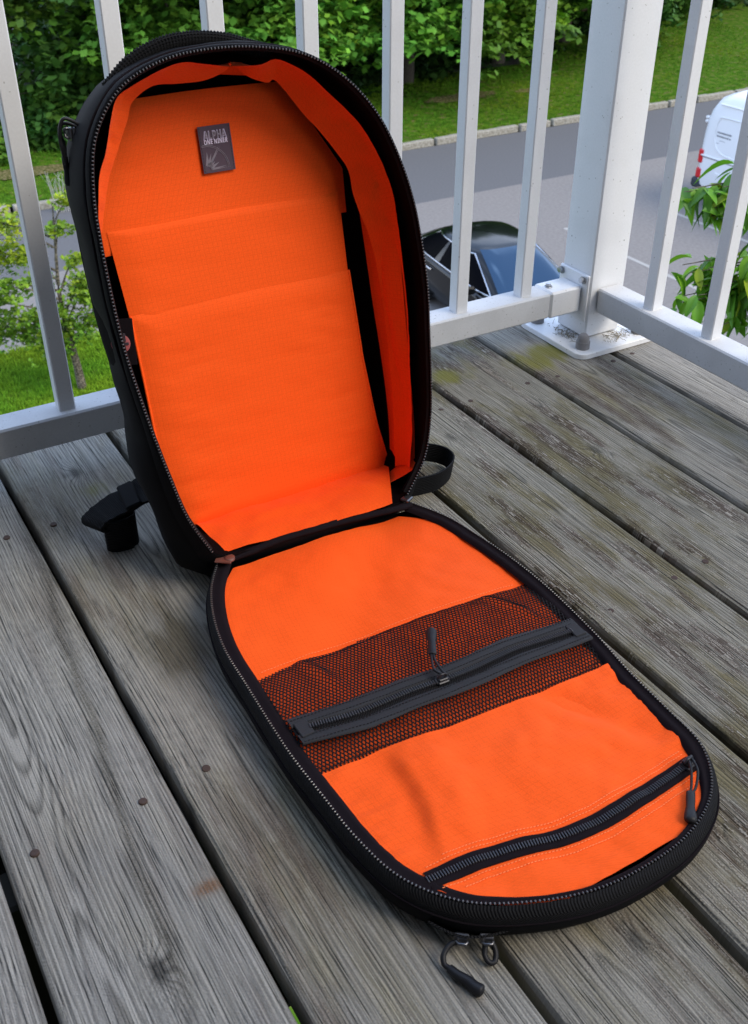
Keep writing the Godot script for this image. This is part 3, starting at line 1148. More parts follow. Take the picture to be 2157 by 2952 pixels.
func vehicles() -> void:
	sedan("parked_car", "glossy black car with sky reflection coloured into its windshield parked below the deck", Vector3(9.50, GROUND, -12.40), -0.115, M.car_black)
	sedan("parked_car", "white car half hidden by leaves in the lot behind the trees, left one", Vector3(9.4, GROUND + 0.20, -40.5), 0.9, M.car_white, "white cars behind the wood")
	sedan("parked_car", "white car glimpsed between maples above the backpack's left shoulder", Vector3(13.6, GROUND + 0.20, -42.0), 0.7, M.car_white, "white cars behind the wood")
	# the van stands with its left side to the deck, tail away
	var t := thing("delivery_van", "white high-roofed van parked behind the leafy branch at right", "van", Vector3(18.05, GROUND, -12.6))
	var rows: Array = []
	for a in [[-2.92, 0.90, 0.55, 1.86], [-2.90, 0.96, 0.42, 2.02], [-2.84, 0.99, 0.38, 2.18], [-2.70, 1.0, 0.36, 2.36], [-2.3, 1.0, 0.35, 2.50], [-1.0, 1.0, 0.35, 2.54], [0.6, 1.0, 0.35, 2.54], [1.2, 0.99, 0.35, 2.42], [1.9, 0.97, 0.35, 1.62], [2.1, 0.95, 0.36, 1.30], [2.7, 0.90, 0.38, 1.08], [2.9, 0.75, 0.45, 0.9]]:
		var w: float = a[1]
		var lo: float = a[2]
		var hi: float = a[3]
		var row := PackedVector3Array()
		for q in [[0.0, 0.0], [0.9, 0.0], [0.99, 0.05], [1.0, 0.3], [0.995, 0.5], [0.97, 0.72], [0.935, 0.84], [0.89, 0.91], [0.78, 0.965], [0.5, 0.99], [0.0, 1.0]]:
			row.append(Vector3(-w * q[0], lerpf(lo, hi, q[1]), a[0]))
		for k in range(row.size() - 2, 0, -1):
			row.append(Vector3(-row[k].x, row[k].y, row[k].z))
		rows.append(row)
	var b := Shape.new()
	b.sheet(rows, 1.0, true)
	for k in range(1, rows[0].size() - 1):
		b.flat(rows[0][0], rows[0][k], rows[0][k + 1], Vector3(0, 0, -1))
	var body := put(t, "body", b.mesh(), M.car_white)
	# pressed panel, belt moulding, gutter
	for sd in [-1.0, 1.0]:
		var edge := []
		for q in [[-0.35, 1.93], [-1.2, 1.94], [-2.35, 1.95], [-2.52, 1.88], [-2.56, 1.70], [-2.54, 1.45], [-2.42, 1.28], [-2.2, 1.20], [-1.6, 1.18], [-0.35, 1.18]]:
			edge.append(Vector3(sd * (1.004 - 0.03 * clampf((q[1] - 1.3) / 0.6, 0, 1)), q[1], q[0]))
		var s := Shape.new()
		s.tube(spline(edge, 60), 0.014, 6)
		put(t, "panel_pressing", s.mesh(), M.car_white)
		var m := Shape.new()
		m.at(Vector3(sd * 1.005, 1.09, -0.4), Vector3(0.03, 0.035, 4.9), 0.01)
		put(t, "belt_moulding", m.mesh(), M.car_white)
		var m2 := Shape.new()
		m2.at(Vector3(sd * 1.000, 1.062, -0.4), Vector3(0.02, 0.022, 4.9), 0.004)  # darker grey strip below the moulding
		put(t, "belt_dark_strip", m2.mesh(), M.seam)
		var gt := Shape.new()
		gt.at(Vector3(sd * 0.945, 2.19, -0.6), Vector3(0.035, 0.03, 4.0), 0.01)
		put(t, "roof_gutter", gt.mesh(), M.car_white)
		for q in [[1.05, 0.30], [0.69, 0.22]]:
			var l := Shape.new()
			l.at(Vector3(sd * 0.955, q[0], -2.86), Vector3(0.11, q[1], 0.16), 0.03)
			put(t, "tail_light", l.mesh(), M.red)
		var pr := Shape.new()
		pr.at(Vector3(sd * 0.997, 0.78, -1.9), Vector3(0.02, 0.05, 1.0), 0.009)
		put(t, "side_crease", pr.mesh(), M.car_white)
		for z in [-1.75, 1.85]:
			wheel(t, Vector3(sd * 0.90, 0.36, z), 0.36, 0.24)
			var ar := Shape.new()
			ar.turned(Transform3D(Basis(Vector3(0, 0, 1), PI / 2), Vector3(sd * 0.965, 0.38, z)), [Vector2(0.001, sd * -0.045), Vector2(0.44, sd * -0.045), Vector2(0.46, sd * -0.02)], 28)
			put(t, "wheel_arch", ar.mesh(), M.tyre)
	var bu := Shape.new()
	bu.at(Vector3(0, 0.46, -2.90), Vector3(2.02, 0.22, 0.30), 0.05)
	put(t, "bumper", bu.mesh(), M.bumper)
	# small faded print on the side: rows too far away to read, kept as short strokes
	var pt := Shape.new()
	var r := RandomNumberGenerator.new()
	r.seed = 12
	for row in [[1.635, 0.034, -2.50, -2.12], [1.56, 0.034, -2.50, -2.13], [1.475, 0.014, -2.40, -2.25], [1.41, 0.028, -2.52, -2.20]]:
		var z: float = row[2]
		while z < row[3]:
			var w := r.randf_range(0.014, 0.03)
			pt.at(Vector3(-0.9885, row[0], z), Vector3(0.012, row[1] * r.randf_range(0.7, 1.0), w), 0.001)
			z += w + 0.009
	put(t, "faded_lettering", pt.mesh(), M.seam)
	var hg := Shape.new()
	for y in [1.86, 1.78]:
		hg.at(Vector3(-0.93, y, -2.90), Vector3(0.08, 0.05, 0.06), 0.01)
	put(t, "hinge", hg.mesh(), M.car_white)


# ------------------------------------------------------------------ deck
func deck() -> void:
	var d := Node3D.new()
	d.name = numbered(self, "deck")
	add_child(d, true)
	d.set_meta("kind", "structure")
	var rr := RandomNumberGenerator.new()
	rr.seed = 31
	for k in BOARDS:
		var x0 := GAP0 - PITCH * (k - 1) - PITCH * 0.5
		var half: float = (PITCH - [0.007, 0.007, 0.0065, 0.007, 0.0075, 0.0075, 0.0072, 0.0072, 0.0075, 0.008, 0.008, 0.008][k]) * 0.5
		var s := Shape.new()
		var prof := [Vector2(-half, -0.030), Vector2(-half, -0.006), Vector2(-half + 0.0012, -0.0025), Vector2(-half + 0.004, -0.0004), Vector2(-half + 0.010, 0), Vector2(-0.02, rr.randf_range(-0.0006, 0.0006)), Vector2(0.02, rr.randf_range(-0.0006, 0.0006)), Vector2(half - 0.010, 0), Vector2(half - 0.004, -0.0004), Vector2(half - 0.0012, -0.0025), Vector2(half, -0.006), Vector2(half, -0.030)]
		var zs := PackedFloat32Array([-0.16])
		while zs[zs.size() - 1] < 2.6:
			zs.append(zs[zs.size() - 1] + 0.06)
		for i in zs.size() - 1:
			for j in prof.size() - 1:
				var q: Array[Vector3] = []
				var u: Array[Vector2] = []
				for e in [[i, j], [i, j + 1], [i + 1, j + 1], [i + 1, j]]:
					var z := zs[e[0]]
					var wob := 0.0012 * nz(k * 5.0, z * 2.0, signf(prof[e[1]].x) * 3.0)
					q.append(Vector3(x0 + prof[e[1]].x + wob, prof[e[1]].y, z))
					u.append(Vector2((z + 0.15) / 1.25, (k + clampf(prof[e[1]].x / 0.138 + 0.5, 0.01, 0.99)) / BOARDS))
				var a := Vector3(prof[j].y - prof[j + 1].y, prof[j + 1].x - prof[j].x, 0).normalized()
				s.tri(q[0], q[1], q[2], a, a, a, u[0], u[1], u[2])
				s.tri(q[0], q[2], q[3], a, a, a, u[0], u[2], u[3])
		var ends := [-0.16, zs[zs.size() - 1]]
		for e in 2:
			s.quad(Vector3(x0 - half, -0.03, ends[e]), Vector3(x0 + half, -0.03, ends[e]), Vector3(x0 + half, -0.003, ends[e]), Vector3(x0 - half, -0.003, ends[e]), Vector3(0, 0, -1.0 if e == 0 else 1.0))
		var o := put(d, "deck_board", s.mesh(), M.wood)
		o.position.y = rr.randf_range(-0.0008, 0.0004)
		for z in [0.062, 0.498, 0.94]:
			for sd in [-1.0, 1.0]:
				var n := Shape.new()
				var up: float = rr.randf_range(-0.0002, 0.0006) if k < 5 else rr.randf_range(0.0006, 0.0022)
				var x: float = x0 + sd * (half - 0.021 + rr.randf_range(-0.006, 0.006))
				var tl := Basis.from_euler(Vector3(rr.randf_range(-0.12, 0.12), 0, rr.randf_range(-0.12, 0.12)))
				n.turned(Transform3D(tl, Vector3(x, up, z + rr.randf_range(-0.008, 0.008))), [Vector2(0.0036, -0.004), Vector2(0.0039, -0.0004), Vector2(0.0034, 0.0004), Vector2(0.0012, 0.0003), Vector2(0.0001, 0.0001)], 12)
				put(o, "nail", n.mesh(), M.nail)
	var b := Shape.new()
	b.at(Vector3(-0.71, -0.16, -0.125), Vector3(1.79, 0.24, 0.04), 0.003)
	b.at(Vector3(0.185, -0.16, 1.2), Vector3(0.04, 0.24, 2.6), 0.003)
	for z in [0.06, 0.5, 0.94, 1.38, 1.82, 2.26]:
		b.at(Vector3(-0.72, -0.135, z), Vector3(1.78, 0.20, 0.04), 0.003)
	b.at(Vector3(-0.72, -0.25, 0.22), Vector3(1.76, 0.012, 0.72), 0.002)  # added soffit sheets, unseen, keeping the board gaps dark
	b.at(Vector3(-1.28, -0.25, 1.4), Vector3(0.64, 0.012, 1.64), 0.002)
	put(d, "deck_frame", b.mesh(), M.dark_wood)


# ------------------------------------------------------------------ railings and post
const PW := 0.0662
const RW := 0.0406
const HT := 0.0889
const HB := 0.0515
const BS := 0.0194

func hex_bolt(x: Transform3D, r: float, h: float) -> Mesh:
	var s := Shape.new()
	s.turned(x, [Vector2(r * 1.45, 0), Vector2(r * 1.45, h * 0.22), Vector2(r * 1.2, h * 0.25)], 16)
	for k in 6:
		var a := TAU * k / 6.0
		var b := TAU * (k + 1) / 6.0
		s.quad(x * Vector3(cos(a) * r, 0, sin(a) * r), x * Vector3(cos(b) * r, 0, sin(b) * r), x * Vector3(cos(b) * r, h, sin(b) * r), x * Vector3(cos(a) * r, h, sin(a) * r), x.basis * Vector3(cos((a + b) / 2), 0, sin((a + b) / 2)))
		s.flat(x * Vector3(0, h * 1.05, 0), x * Vector3(cos(a) * r, h, sin(a) * r), x * Vector3(cos(b) * r, h, sin(b) * r), x.basis * Vector3.UP)
	return s.mesh()


func railings() -> void:
	var zf := (RW - PW) * 0.5
	var bz := zf - (RW - BS) * 0.5 - BS * 0.5
	var top := 0.98
	# left-hand run
	var l := thing("railing", "white metal railing along the far edge behind the backpack", "railing", Vector3(0, 0, zf - RW * 0.5), "white railings of the deck")
	var s := Shape.new()
	s.at(Vector3(-0.7705, (HT + HB) * 0.5, 0), Vector3(1.416, HT - HB, RW), 0.0022)
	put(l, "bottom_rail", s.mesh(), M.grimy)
	s = Shape.new()
	s.at(Vector3(-0.742, top - 0.02, 0), Vector3(1.478, 0.045, 0.052), 0.006)
	put(l, "top_rail", s.mesh(), M.white)
	s = Shape.new()
	s.at(Vector3(-0.0345, (HT + HB) * 0.5 + 0.0003, 0), Vector3(0.0565, HT - HB + 0.0030, RW + 0.0034), 0.003)
	var br := put(l, "rail_bracket", s.mesh(), M.white)
	put(br, "bolt", hex_bolt(Transform3D(Basis(), Vector3(-0.052, HT + 0.0018, -0.001 )), 0.0042, 0.006), M.bolt)
	s = Shape.new()
	s.at(Vector3(-0.0030, 0.0725, -0.0004), Vector3(0.005, 0.0715, 0.0650), 0.0022)
	var pl := put(l, "bracket_plate", s.mesh(), M.white)
	for z in [-0.0272, 0.0222]:
		put(pl, "bolt", hex_bolt(Transform3D(Basis(Vector3(0, 0, 1), PI / 2), Vector3(-0.0052, 0.1005, z)), 0.0044, 0.007), M.bolt)
	s = Shape.new()
	s.at(Vector3(0, (top + HT) * 0.5 - 0.022, 0), Vector3(BS, top - HT - 0.04, BS), 0.0014)
	var bm := s.mesh()
	for i in range(-6, 7):
		put(l, "baluster", bm, M.white, Transform3D(Basis(), Vector3(-0.7829 + 0.11213 * i + BS * 0.5, 0, 0)))
	# right-hand run
	var r := thing("railing", "white metal railing at the right edge with leaves beyond", "railing", Vector3(PW * 0.5, 0, 0), "white railings of the deck")
	s = Shape.new()
	s.at(Vector3(0, (HT + HB) * 0.5 - 0.0012, 1.252), Vector3(RW, HT - HB, 2.50), 0.0022)
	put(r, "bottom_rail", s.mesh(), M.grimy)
	s = Shape.new()
	s.at(Vector3(0, top - 0.02, 1.256), Vector3(0.052, 0.045, 2.50), 0.006)
	put(r, "top_rail", s.mesh(), M.white)
	for i in 21:
		put(r, "baluster", bm, M.white, Transform3D(Basis(), Vector3(0, -0.001, 0.10511 + 0.11213 * i - BS * 0.5)))
	# corner post
	var p := thing("corner_post", "thick white square post on a bolted base plate at the corner", "post", Vector3(PW * 0.5, 0, -PW * 0.5))
	s = Shape.new()
	s.at(Vector3(0, 0.53, 0), Vector3(PW, 1.04, PW), 0.0022)
	put(p, "post", s.mesh(), M.white)
	s = Shape.new()
	# plate with rounded corners
	var ring := PackedVector3Array()
	var hp := 0.0762
	var cr := 0.016
	for q in 4:
		for k in 7:
			var a := PI * 0.5 * (q + k / 6.0)
			var cx := (hp - cr) * (1.0 if q == 0 or q == 3 else -1.0)
			var cz := (hp - cr) * (1.0 if q < 2 else -1.0)
			ring.append(Vector3(cx + cos(a) * cr, 0, cz + sin(a) * cr))
	for i in ring.size():
		var a := ring[i]
		var b := ring[(i + 1) % ring.size()]
		var o := (a + b).normalized()
		s.quad(a + Vector3(0, 0.0002, 0), b + Vector3(0, 0.0002, 0), b + Vector3(0, 0.0072, 0), a + Vector3(0, 0.0072, 0), o)
		s.quad(a + Vector3(0, 0.0072, 0), b + Vector3(0, 0.0072, 0), b * 0.988 + Vector3(0, 0.0082, 0), a * 0.988 + Vector3(0, 0.0082, 0), o + Vector3.UP)
		s.flat(Vector3(0, 0.0082, 0), a * 0.988 + Vector3(0, 0.0082, 0), b * 0.988 + Vector3(0, 0.0082, 0), Vector3.UP)
	put(p, "base_plate", s.mesh(), M.white)
	for x in [-0.0545, 0.0545]:
		for z in [-0.0545, 0.0545]:
			var c := Shape.new()
			c.turned(Transform3D(Basis(), Vector3(x, 0.0084, z)), [Vector2(0.0105, 0), Vector2(0.0105, 0.0105), Vector2(0.0098, 0.0112), Vector2(0.0092, 0.0112), Vector2(0.0090, 0.015), Vector2(0.0074, 0.0195), Vector2(0.0045, 0.0222), Vector2(0.0002, 0.023)], 20)
			put(p, "bolt_cap", c.mesh(), M.cap)
	# cobweb fluff and dry bits on the plate
	var f := Shape.new()
	var rr := RandomNumberGenerator.new()
	rr.seed = 8
	for k in 150:
		var left := k % 2 == 0
		var c := Vector3(-0.046, 0.009, 0.004) if left else Vector3(0.018, 0.009, 0.050)
		c += Vector3(rr.randfn() * (0.006 if left else 0.014), 0, rr.randfn() * (0.015 if left else 0.007))
		var dd := Vector3(rr.randfn(), rr.randf() * 0.6, rr.randfn()) * 0.006
		f.tube(PackedVector3Array([c, c + dd * 0.6 + Vector3(0, 0.001, 0), c + dd]), 0.00035, 3)
	var fl := put(self, "cobweb_fluff", f.mesh(), mat(lin(0.20, 0.17, 0.11), 0.95), Transform3D(Basis(), Vector3(PW * 0.5, 0, -PW * 0.5)))
	tag(fl, "dry cobweb fluff caught on the white post's base plate", "cobweb")
	stuff(fl)


# ------------------------------------------------------------------ the backpack
func backpack() -> void:
	var pk := thing("backpack", "black backpack standing open with bright orange lining", "backpack", BACK)
	pack_body(pk)
	pack_inside(pk)
	pack_lid(pk)
	pack_straps(pk)


func rim_curve(count: int) -> PackedVector3Array:
	return curve2(RIM, count)


# the pack is wider inside its foot than its opening is there
func bulge(p: Vector3, c: float) -> float:
	var k := clampf(-c / 0.03, 0.0, 1.0)
	var f := 0.020 * exp(-pow((p.y - 0.01) / 0.045, 2))
	if p.x < 0.0:
		f += 0.013 * exp(-pow((p.y - 0.09) / 0.055, 2))
	return k * f


func pack_body(pk: Node3D) -> void:
	var n := 130
	var nb := 26
	var c := rim_curve(n)
	var mid := Vector3(-0.005, 0.22, 0)
	var loop := PackedVector3Array(c)
	var outs := PackedVector3Array()
	for i in n:
		outs.append(outward(c, i, mid))
	for i in range(1, nb):
		var f := float(i) / nb
		loop.append(c[n - 1].lerp(c[0], f) + Vector3(0, -0.013 * pow(sin(PI * f), 0.3), 0))
		outs.append(Vector3(0, -1, 0))
	var m := loop.size()
	# outside, from the zip's edge back and round to the back panel
	var rows: Array = []
	for q in [[0.0, 0.0, 0.0], [-0.0015, 0.0022, 0.05], [-0.010, 0.0030, 0.15], [-0.0125, 0.0018, 0.18], [-0.0145, 0.0040, 0.2], [-0.030, 0.0050, 0.32], [-0.050, 0.004, 0.46], [-0.075, 0.001, 0.64], [-0.100, -0.005, 0.74], [-0.118, -0.010, 0.7], [-0.133, -0.017, 0.5], [-0.143, -0.028, 0.2], [-0.149, -0.050, 0.0], [-0.150, -0.09, 0.0], [-0.150, -0.14, 0.0]]:
		var row := PackedVector3Array()
		for i in m:
			var p := loop[i]
			var o := outs[i]
			var k: float = clampf(-q[0] / 0.15, 0, 1)
			var slack := 0.0
			if p.x < -0.08:
				slack = -k * (0.017 * exp(-pow((p.y - 0.232) / 0.026, 2)) - 0.005 * exp(-pow((p.y - 0.185) / 0.025, 2)) + 0.003 * sin(p.y * 46.0))
			slack += 0.0025 * nz(p.x * 14.0, p.y * 14.0, q[0] * 30.0) * clampf(k * 6.0, 0, 1)
			var off: float = q[1] + slack + bulge(p, q[0])
			var a := p.x + o.x * off
			var b := p.y + o.y * off
			if q[1] < -0.04:
				a = lerpf(p.x, mid.x, -q[1] / 0.15)
				b = lerpf(p.y, mid.y, -q[1] / 0.15)
			elif i >= n or p.y < 0.05:
				var w := 1.0 if i >= n else clampf(1.0 - p.y / 0.05, 0.0, 1.0)
				b -= w * 0.042 * q[2]
			var P := bp(a, b, q[0])
			P.y = maxf(P.y, 0.0012)
			row.append(P)
		rows.append(row)
	var s := Shape.new()
	s.sheet(rows, 50.0, true)
	put(pk, "body_shell", s.mesh(), M.black)
	# inside of the tub
	rows = []
	for q in [[-0.0005, 0.001], [-0.02, -0.001], [-0.05, -0.002], [-0.085, 0.002], [-0.106, 0.008], [-0.116, 0.03], [-0.118, 0.09], [-0.118, 0.16]]:
		var row := PackedVector3Array()
		for i in m:
			var p := loop[i]
			if q[1] > 0.025:
				var f: float = q[1] / 0.17
				row.append(bp(lerpf(p.x, mid.x, f), lerpf(p.y, mid.y, f), q[0]))
			else:
				var g: float = (bulge(p, q[0]) if i < n else 0.0) - q[1]
				var pb := p.y + outs[i].y * g * (1.0 if i < n else -0.8)
				if i < n and p.y < 0.06:
					pb = maxf(pb, -0.004)
				row.append(bp(p.x + outs[i].x * g, pb, q[0]))
		rows.append(row)
	s = Shape.new()
	s.sheet(rows, 50.0, true)
	put(pk, "inner_wall", s.mesh(), M.black_in)
	# zip round the opening
	var line := PackedVector3Array()
	var od := PackedVector3Array()
	var lo := PackedVector3Array()
	var li := PackedVector3Array()
	for i in n:
		var o := outs[i]
		line.append(bp(c[i].x, c[i].y, 0.0012))
		od.append(Vector3(o.x, 0, 0) + PU * o.y)
		lo.append(bp(c[i].x + o.x * 0.0012, c[i].y + o.y * 0.0012, 0.0002))
		li.append(bp(c[i].x - o.x * 0.0030, c[i].y - o.y * 0.0030, -0.004))
	var zt := Shape.new()
	zt.sheet([lo, li], 50.0)
	var z := put(pk, "zipper_tape", zt.mesh(), M.tape)
	teeth(z, "zipper_teeth", line, od, fill(n, PN), 0.0032, Vector3(0.0012, 0.0015, 0.0020), M.tooth)
	# side seam and piping on the outside
	var seam := PackedVector3Array()
	for i in n:
		seam.append(bp(c[i].x + outs[i].x * 0.0028, c[i].y + outs[i].y * 0.0028, -0.0135))
	s = Shape.new()
	s.tube(seam, 0.0012, 6)
	put(pk, "piping", s.mesh(), M.binding)
	# ribbed carrying loop over the top
	var arc := spline([bp(-0.126, 0.447, -0.036), bp(-0.102, 0.465, -0.040), bp(-0.073, 0.4765, -0.041), bp(-0.043, 0.4795, -0.041), bp(-0.013, 0.476, -0.040), bp(0.012, 0.468, -0.038), bp(0.03, 0.462, -0.036)], 240)
	var rr := PackedFloat32Array()
	for i in arc.size():
		rr.append(0.0048 + 0.0005 * sin(i * TAU / 4.0))
	s = Shape.new()
	s.tube(arc, rr, 10, 1.5)
	put(pk, "carry_handle", s.mesh(), M.webbing)
	# a side pocket's sliders and cord at the upper left
	var sp := put(pk, "zipper_slider", slider_shape(bp(-0.157, 0.414, -0.058), PU, Vector3(-0.9, 0.3, 0.2).normalized(), 1.1), M.metal)
	var cord := Shape.new()
	cord.tube(spline([bp(-0.150, 0.418, -0.058), bp(-0.162, 0.424, -0.058), bp(-0.168, 0.420, -0.06), bp(-0.166, 0.405, -0.062), bp(-0.168, 0.394, -0.062)], 20), 0.0016, 6)
	cord.tube(spline([bp(-0.150, 0.420, -0.052), bp(-0.164, 0.428, -0.053), bp(-0.170, 0.414, -0.056), bp(-0.169, 0.390, -0.058)], 20), 0.0016, 6)
	put(sp, "cord", cord.mesh(), M.rubber)
	put(sp, "pull_tab", grip_shape(bp(-0.1685, 0.397, -0.060), bp(-0.1695, 0.372, -0.060), 0.0038), M.rubber)
	# pink round badge inside the left edge
	var tb := Basis(Vector3(0.93, 0, 0.37).normalized(), PU, Vector3(-0.37, 0, 0.93).normalized()).orthonormalized()
	var tg := Shape.new()
	tg.box(Transform3D(tb, bp(-0.1560, 0.232, -0.030)), Vector3(0.018, 0.044, 0.0012), 0.0005)
	var tab := put(pk, "badge_tab", tg.mesh(), M.binding)
	var dx := Transform3D(Basis(tb.x, tb.z, -tb.y), bp(-0.1605, 0.232, -0.0285) + tb.z * 0.0008)
	var ds := Shape.new()
	ds.turned(dx, [Vector2(0.0088, -0.0004), Vector2(0.0088, 0.0006), Vector2(0.0001, 0.0008)], 24)
	put(tab, "badge", ds.mesh(), M.pink)
	var ln := Shape.new()
	ln.box(Transform3D(dx.basis, dx.origin + dx.basis.y * 0.0012), Vector3(0.015, 0.0006, 0.0024), 0.0002)
	ln.box(Transform3D(dx.basis, dx.origin + dx.basis.y * 0.0012 - dx.basis.z * 0.0058 + dx.basis.x * 0.004), Vector3(0.0022, 0.0006, 0.008), 0.0002)
	put(tab, "badge_mark", ln.mesh(), M.patch_dark)


func patch_rows(left: Array, right: Array, b0: float, b1: float, c: float, nrow: int, ncol: int, puff: float, wr: float, seed_value: float) -> Array:
	var rows: Array = []
	for i in nrow + 1:
		var b := lerpf(b0, b1, float(i) / nrow)
		var l := ramp(b, left)
		var r := ramp(b, right)
		var row := PackedVector3Array()
		for j in ncol + 1:
			var f := float(j) / ncol
			var e := minf(minf(f, 1 - f) * 9.0, minf(float(i) / nrow, 1.0 - float(i) / nrow) * 12.0)
			var a := lerpf(l, r, f)
			var h := puff * (1.0 - pow(1.0 - clampf(e, 0, 1), 2.0))
			var side := exp(-minf(f, 1.0 - f) * 7.0)
			h += wr * (nz(a * 9.0, b * 26.0 + seed_value, 1.0) * (0.30 + side * 1.1) + 0.3 * nz(a * 24.0, b * 60.0, seed_value) * side) * clampf(e, 0, 1)
			row.append(bp(a, b + 0.0015 * sin(f * PI), c + h))
		rows.append(row)
	return rows


func pack_inside(pk: Node3D) -> void:
	# padded back panel in three overlapping sheets
	var s := Shape.new()
	s.sheet(patch_rows([Vector2(0.29, -0.145), Vector2(0.326, -0.148), Vector2(0.356, -0.136), Vector2(0.435, -0.100)], [Vector2(0.29, 0.122), Vector2(0.345, 0.123), Vector2(0.393, 0.093), Vector2(0.433, 0.062)], 0.300, 0.435, -0.094, 40, 50, 0.003, 0.0016, 2.0))
	put(pk, "upper_panel", s.mesh(), M.orange)
	s = Shape.new()
	s.sheet(patch_rows([Vector2(0.22, -0.1290), Vector2(0.326, -0.1365)], [Vector2(0.22, 0.1155), Vector2(0.326, 0.1140)], 0.225, 0.3225, -0.0915, 36, 50, 0.003, 0.0014, 7.0))
	put(pk, "middle_pocket", s.mesh(), M.orange)
	s = Shape.new()
	s.sheet(patch_rows([Vector2(0.0, -0.122), Vector2(0.100, -0.128), Vector2(0.144, -0.1285), Vector2(0.245, -0.1300)], [Vector2(0.0, 0.143), Vector2(0.063, 0.130), Vector2(0.141, 0.121), Vector2(0.245, 0.1150)], 0.000, 0.2405, -0.0890, 90, 56, 0.0036, 0.0026, 13.0))
	var low := put(pk, "lower_pocket_panel", s.mesh(), M.orange)
	for e in [[Vector2(0.0, -0.122), Vector2(0.100, -0.128), Vector2(0.144, -0.1285), Vector2(0.2405, -0.1300)], [Vector2(0.0, 0.143), Vector2(0.063, 0.130), Vector2(0.141, 0.121), Vector2(0.2405, 0.1150)]]:
		var t := Shape.new()
		var pts := []
		for k in 13:
			var b := 0.2405 * k / 12.0
			pts.append(bp(ramp(b, e), b, -0.0893))
		t.tube(spline(pts, 60), 0.0015, 6)
		put(low, "edge_binding", t.mesh(), M.orange)
	# floor of the pack and its right corner
	var rows: Array = []
	for i in 17:
		var f := i / 16.0
		var row := PackedVector3Array()
		for j in 41:
			var g := j / 40.0
			var a := lerpf(lerpf(-0.102, -0.104, f), lerpf(0.089, 0.142, f), g)
			var cc := lerpf(lerpf(-0.008, 0.006, g), lerpf(-0.1005, -0.0915, g), f)
			row.append(bp(a, 0.007 - 0.004 * (1.0 - f) + 0.003 * sin(f * PI) + 0.0035 * nz(a * 16.0, cc * 14.0, 4.0), cc))
		rows.append(row)
	s = Shape.new()
	s.sheet(rows)
	put(pk, "floor_lining", s.mesh(), M.orange)
	var ct := spline([bp(0.1425, 0.008, -0.089), bp(0.1475, 0.024, -0.062), bp(0.1500, 0.040, -0.030)], 24)
	var cb := spline([bp(0.1170, 0.004, -0.045), bp(0.1280, 0.012, -0.035), bp(0.1390, 0.026, -0.018)], 24)
	rows = []
	for i in 9:
		var row := PackedVector3Array()
		for j in 24:
			row.append(ct[j].lerp(cb[j], i / 8.0) + PU * (-0.003 * sin(PI * i / 8.0)))
		rows.append(row)
	s = Shape.new()
	s.sheet(rows)
	put(pk, "corner_lining", s.mesh(), M.orange)
	# loose facing that runs round the top of the opening
	var o_l := curve2([Vector2(-0.1600, 0.3330), Vector2(-0.1500, 0.3770), Vector2(-0.1400, 0.3970), Vector2(-0.1290, 0.4260), Vector2(-0.1210, 0.4400), Vector2(-0.1080, 0.4470), Vector2(-0.0780, 0.4580), Vector2(-0.0570, 0.4620), Vector2(-0.0380, 0.4590), Vector2(-0.0120, 0.4540)], 60)
	var i_l := curve2([Vector2(-0.1480, 0.3270), Vector2(-0.1330, 0.3690), Vector2(-0.1170, 0.3980), Vector2(-0.1040, 0.4210), Vector2(-0.0970, 0.4340), Vector2(-0.0760, 0.4450), Vector2(-0.0520, 0.4445), Vector2(-0.0270, 0.4445), Vector2(-0.0080, 0.4490), Vector2(0.0030, 0.4550)], 60)
	var o_r := curve2([Vector2(-0.0110, 0.4545), Vector2(0.0160, 0.4530), Vector2(0.0340, 0.4560), Vector2(0.0600, 0.4430), Vector2(0.0780, 0.4270), Vector2(0.1120, 0.3920), Vector2(0.1300, 0.3610), Vector2(0.1390, 0.3370), Vector2(0.1450, 0.3130), Vector2(0.1475, 0.2700), Vector2(0.1495, 0.2230), Vector2(0.1490, 0.1810), Vector2(0.1465, 0.1390), Vector2(0.1440, 0.0880), Vector2(0.1420, 0.0590), Vector2(0.1345, 0.0200)], 110)
	var i_r := curve2([Vector2(0.0035, 0.4560), Vector2(0.0170, 0.4440), Vector2(0.0300, 0.4380), Vector2(0.0380, 0.4360), Vector2(0.0470, 0.4360), Vector2(0.0720, 0.4030), Vector2(0.0860, 0.3870), Vector2(0.1020, 0.3650), Vector2(0.1140, 0.3450), Vector2(0.1170, 0.3210), Vector2(0.1220, 0.3030), Vector2(0.1330, 0.2680), Vector2(0.1395, 0.2080), Vector2(0.1410, 0.1470), Vector2(0.1410, 0.0900), Vector2(0.1360, 0.0120)], 110)
	for side in 2:
		var oo := o_l if side == 0 else o_r
		var ii := i_l if side == 0 else i_r
		rows = []
		for i in 13:
			var f := i / 12.0
			var row := PackedVector3Array()
			for j in oo.size():
				var p := oo[j].lerp(ii[j], f)
				var cc := lerpf(-0.030, -0.065, f)
				var sag := sin(f * PI) * 0.006
				var w := 0.0045 * nz(p.x * 26.0, p.y * 26.0, 6.0 + side) + 0.0036 * nz(p.x * 70.0, p.y * 70.0, 2.0)
				w *= sin(f * PI) * 0.8 + 0.25
				row.append(bp(p.x + signf(p.x) * sag * 0.6, p.y + sag * 0.5, cc + w + sag * 0.4))
			rows.append(row)
		s = Shape.new()
		s.sheet(rows)
		put(pk, "collar_lining", s.mesh(), M.orange)
	# deeper sheet of the right wall under the collar
	var le := curve2([Vector2(0.1335, 0.300), Vector2(0.1355, 0.266), Vector2(0.139, 0.197), Vector2(0.142, 0.154), Vector2(0.1445, 0.101), Vector2(0.1445, 0.055), Vector2(0.141, 0.006)], 60)
	rows = []
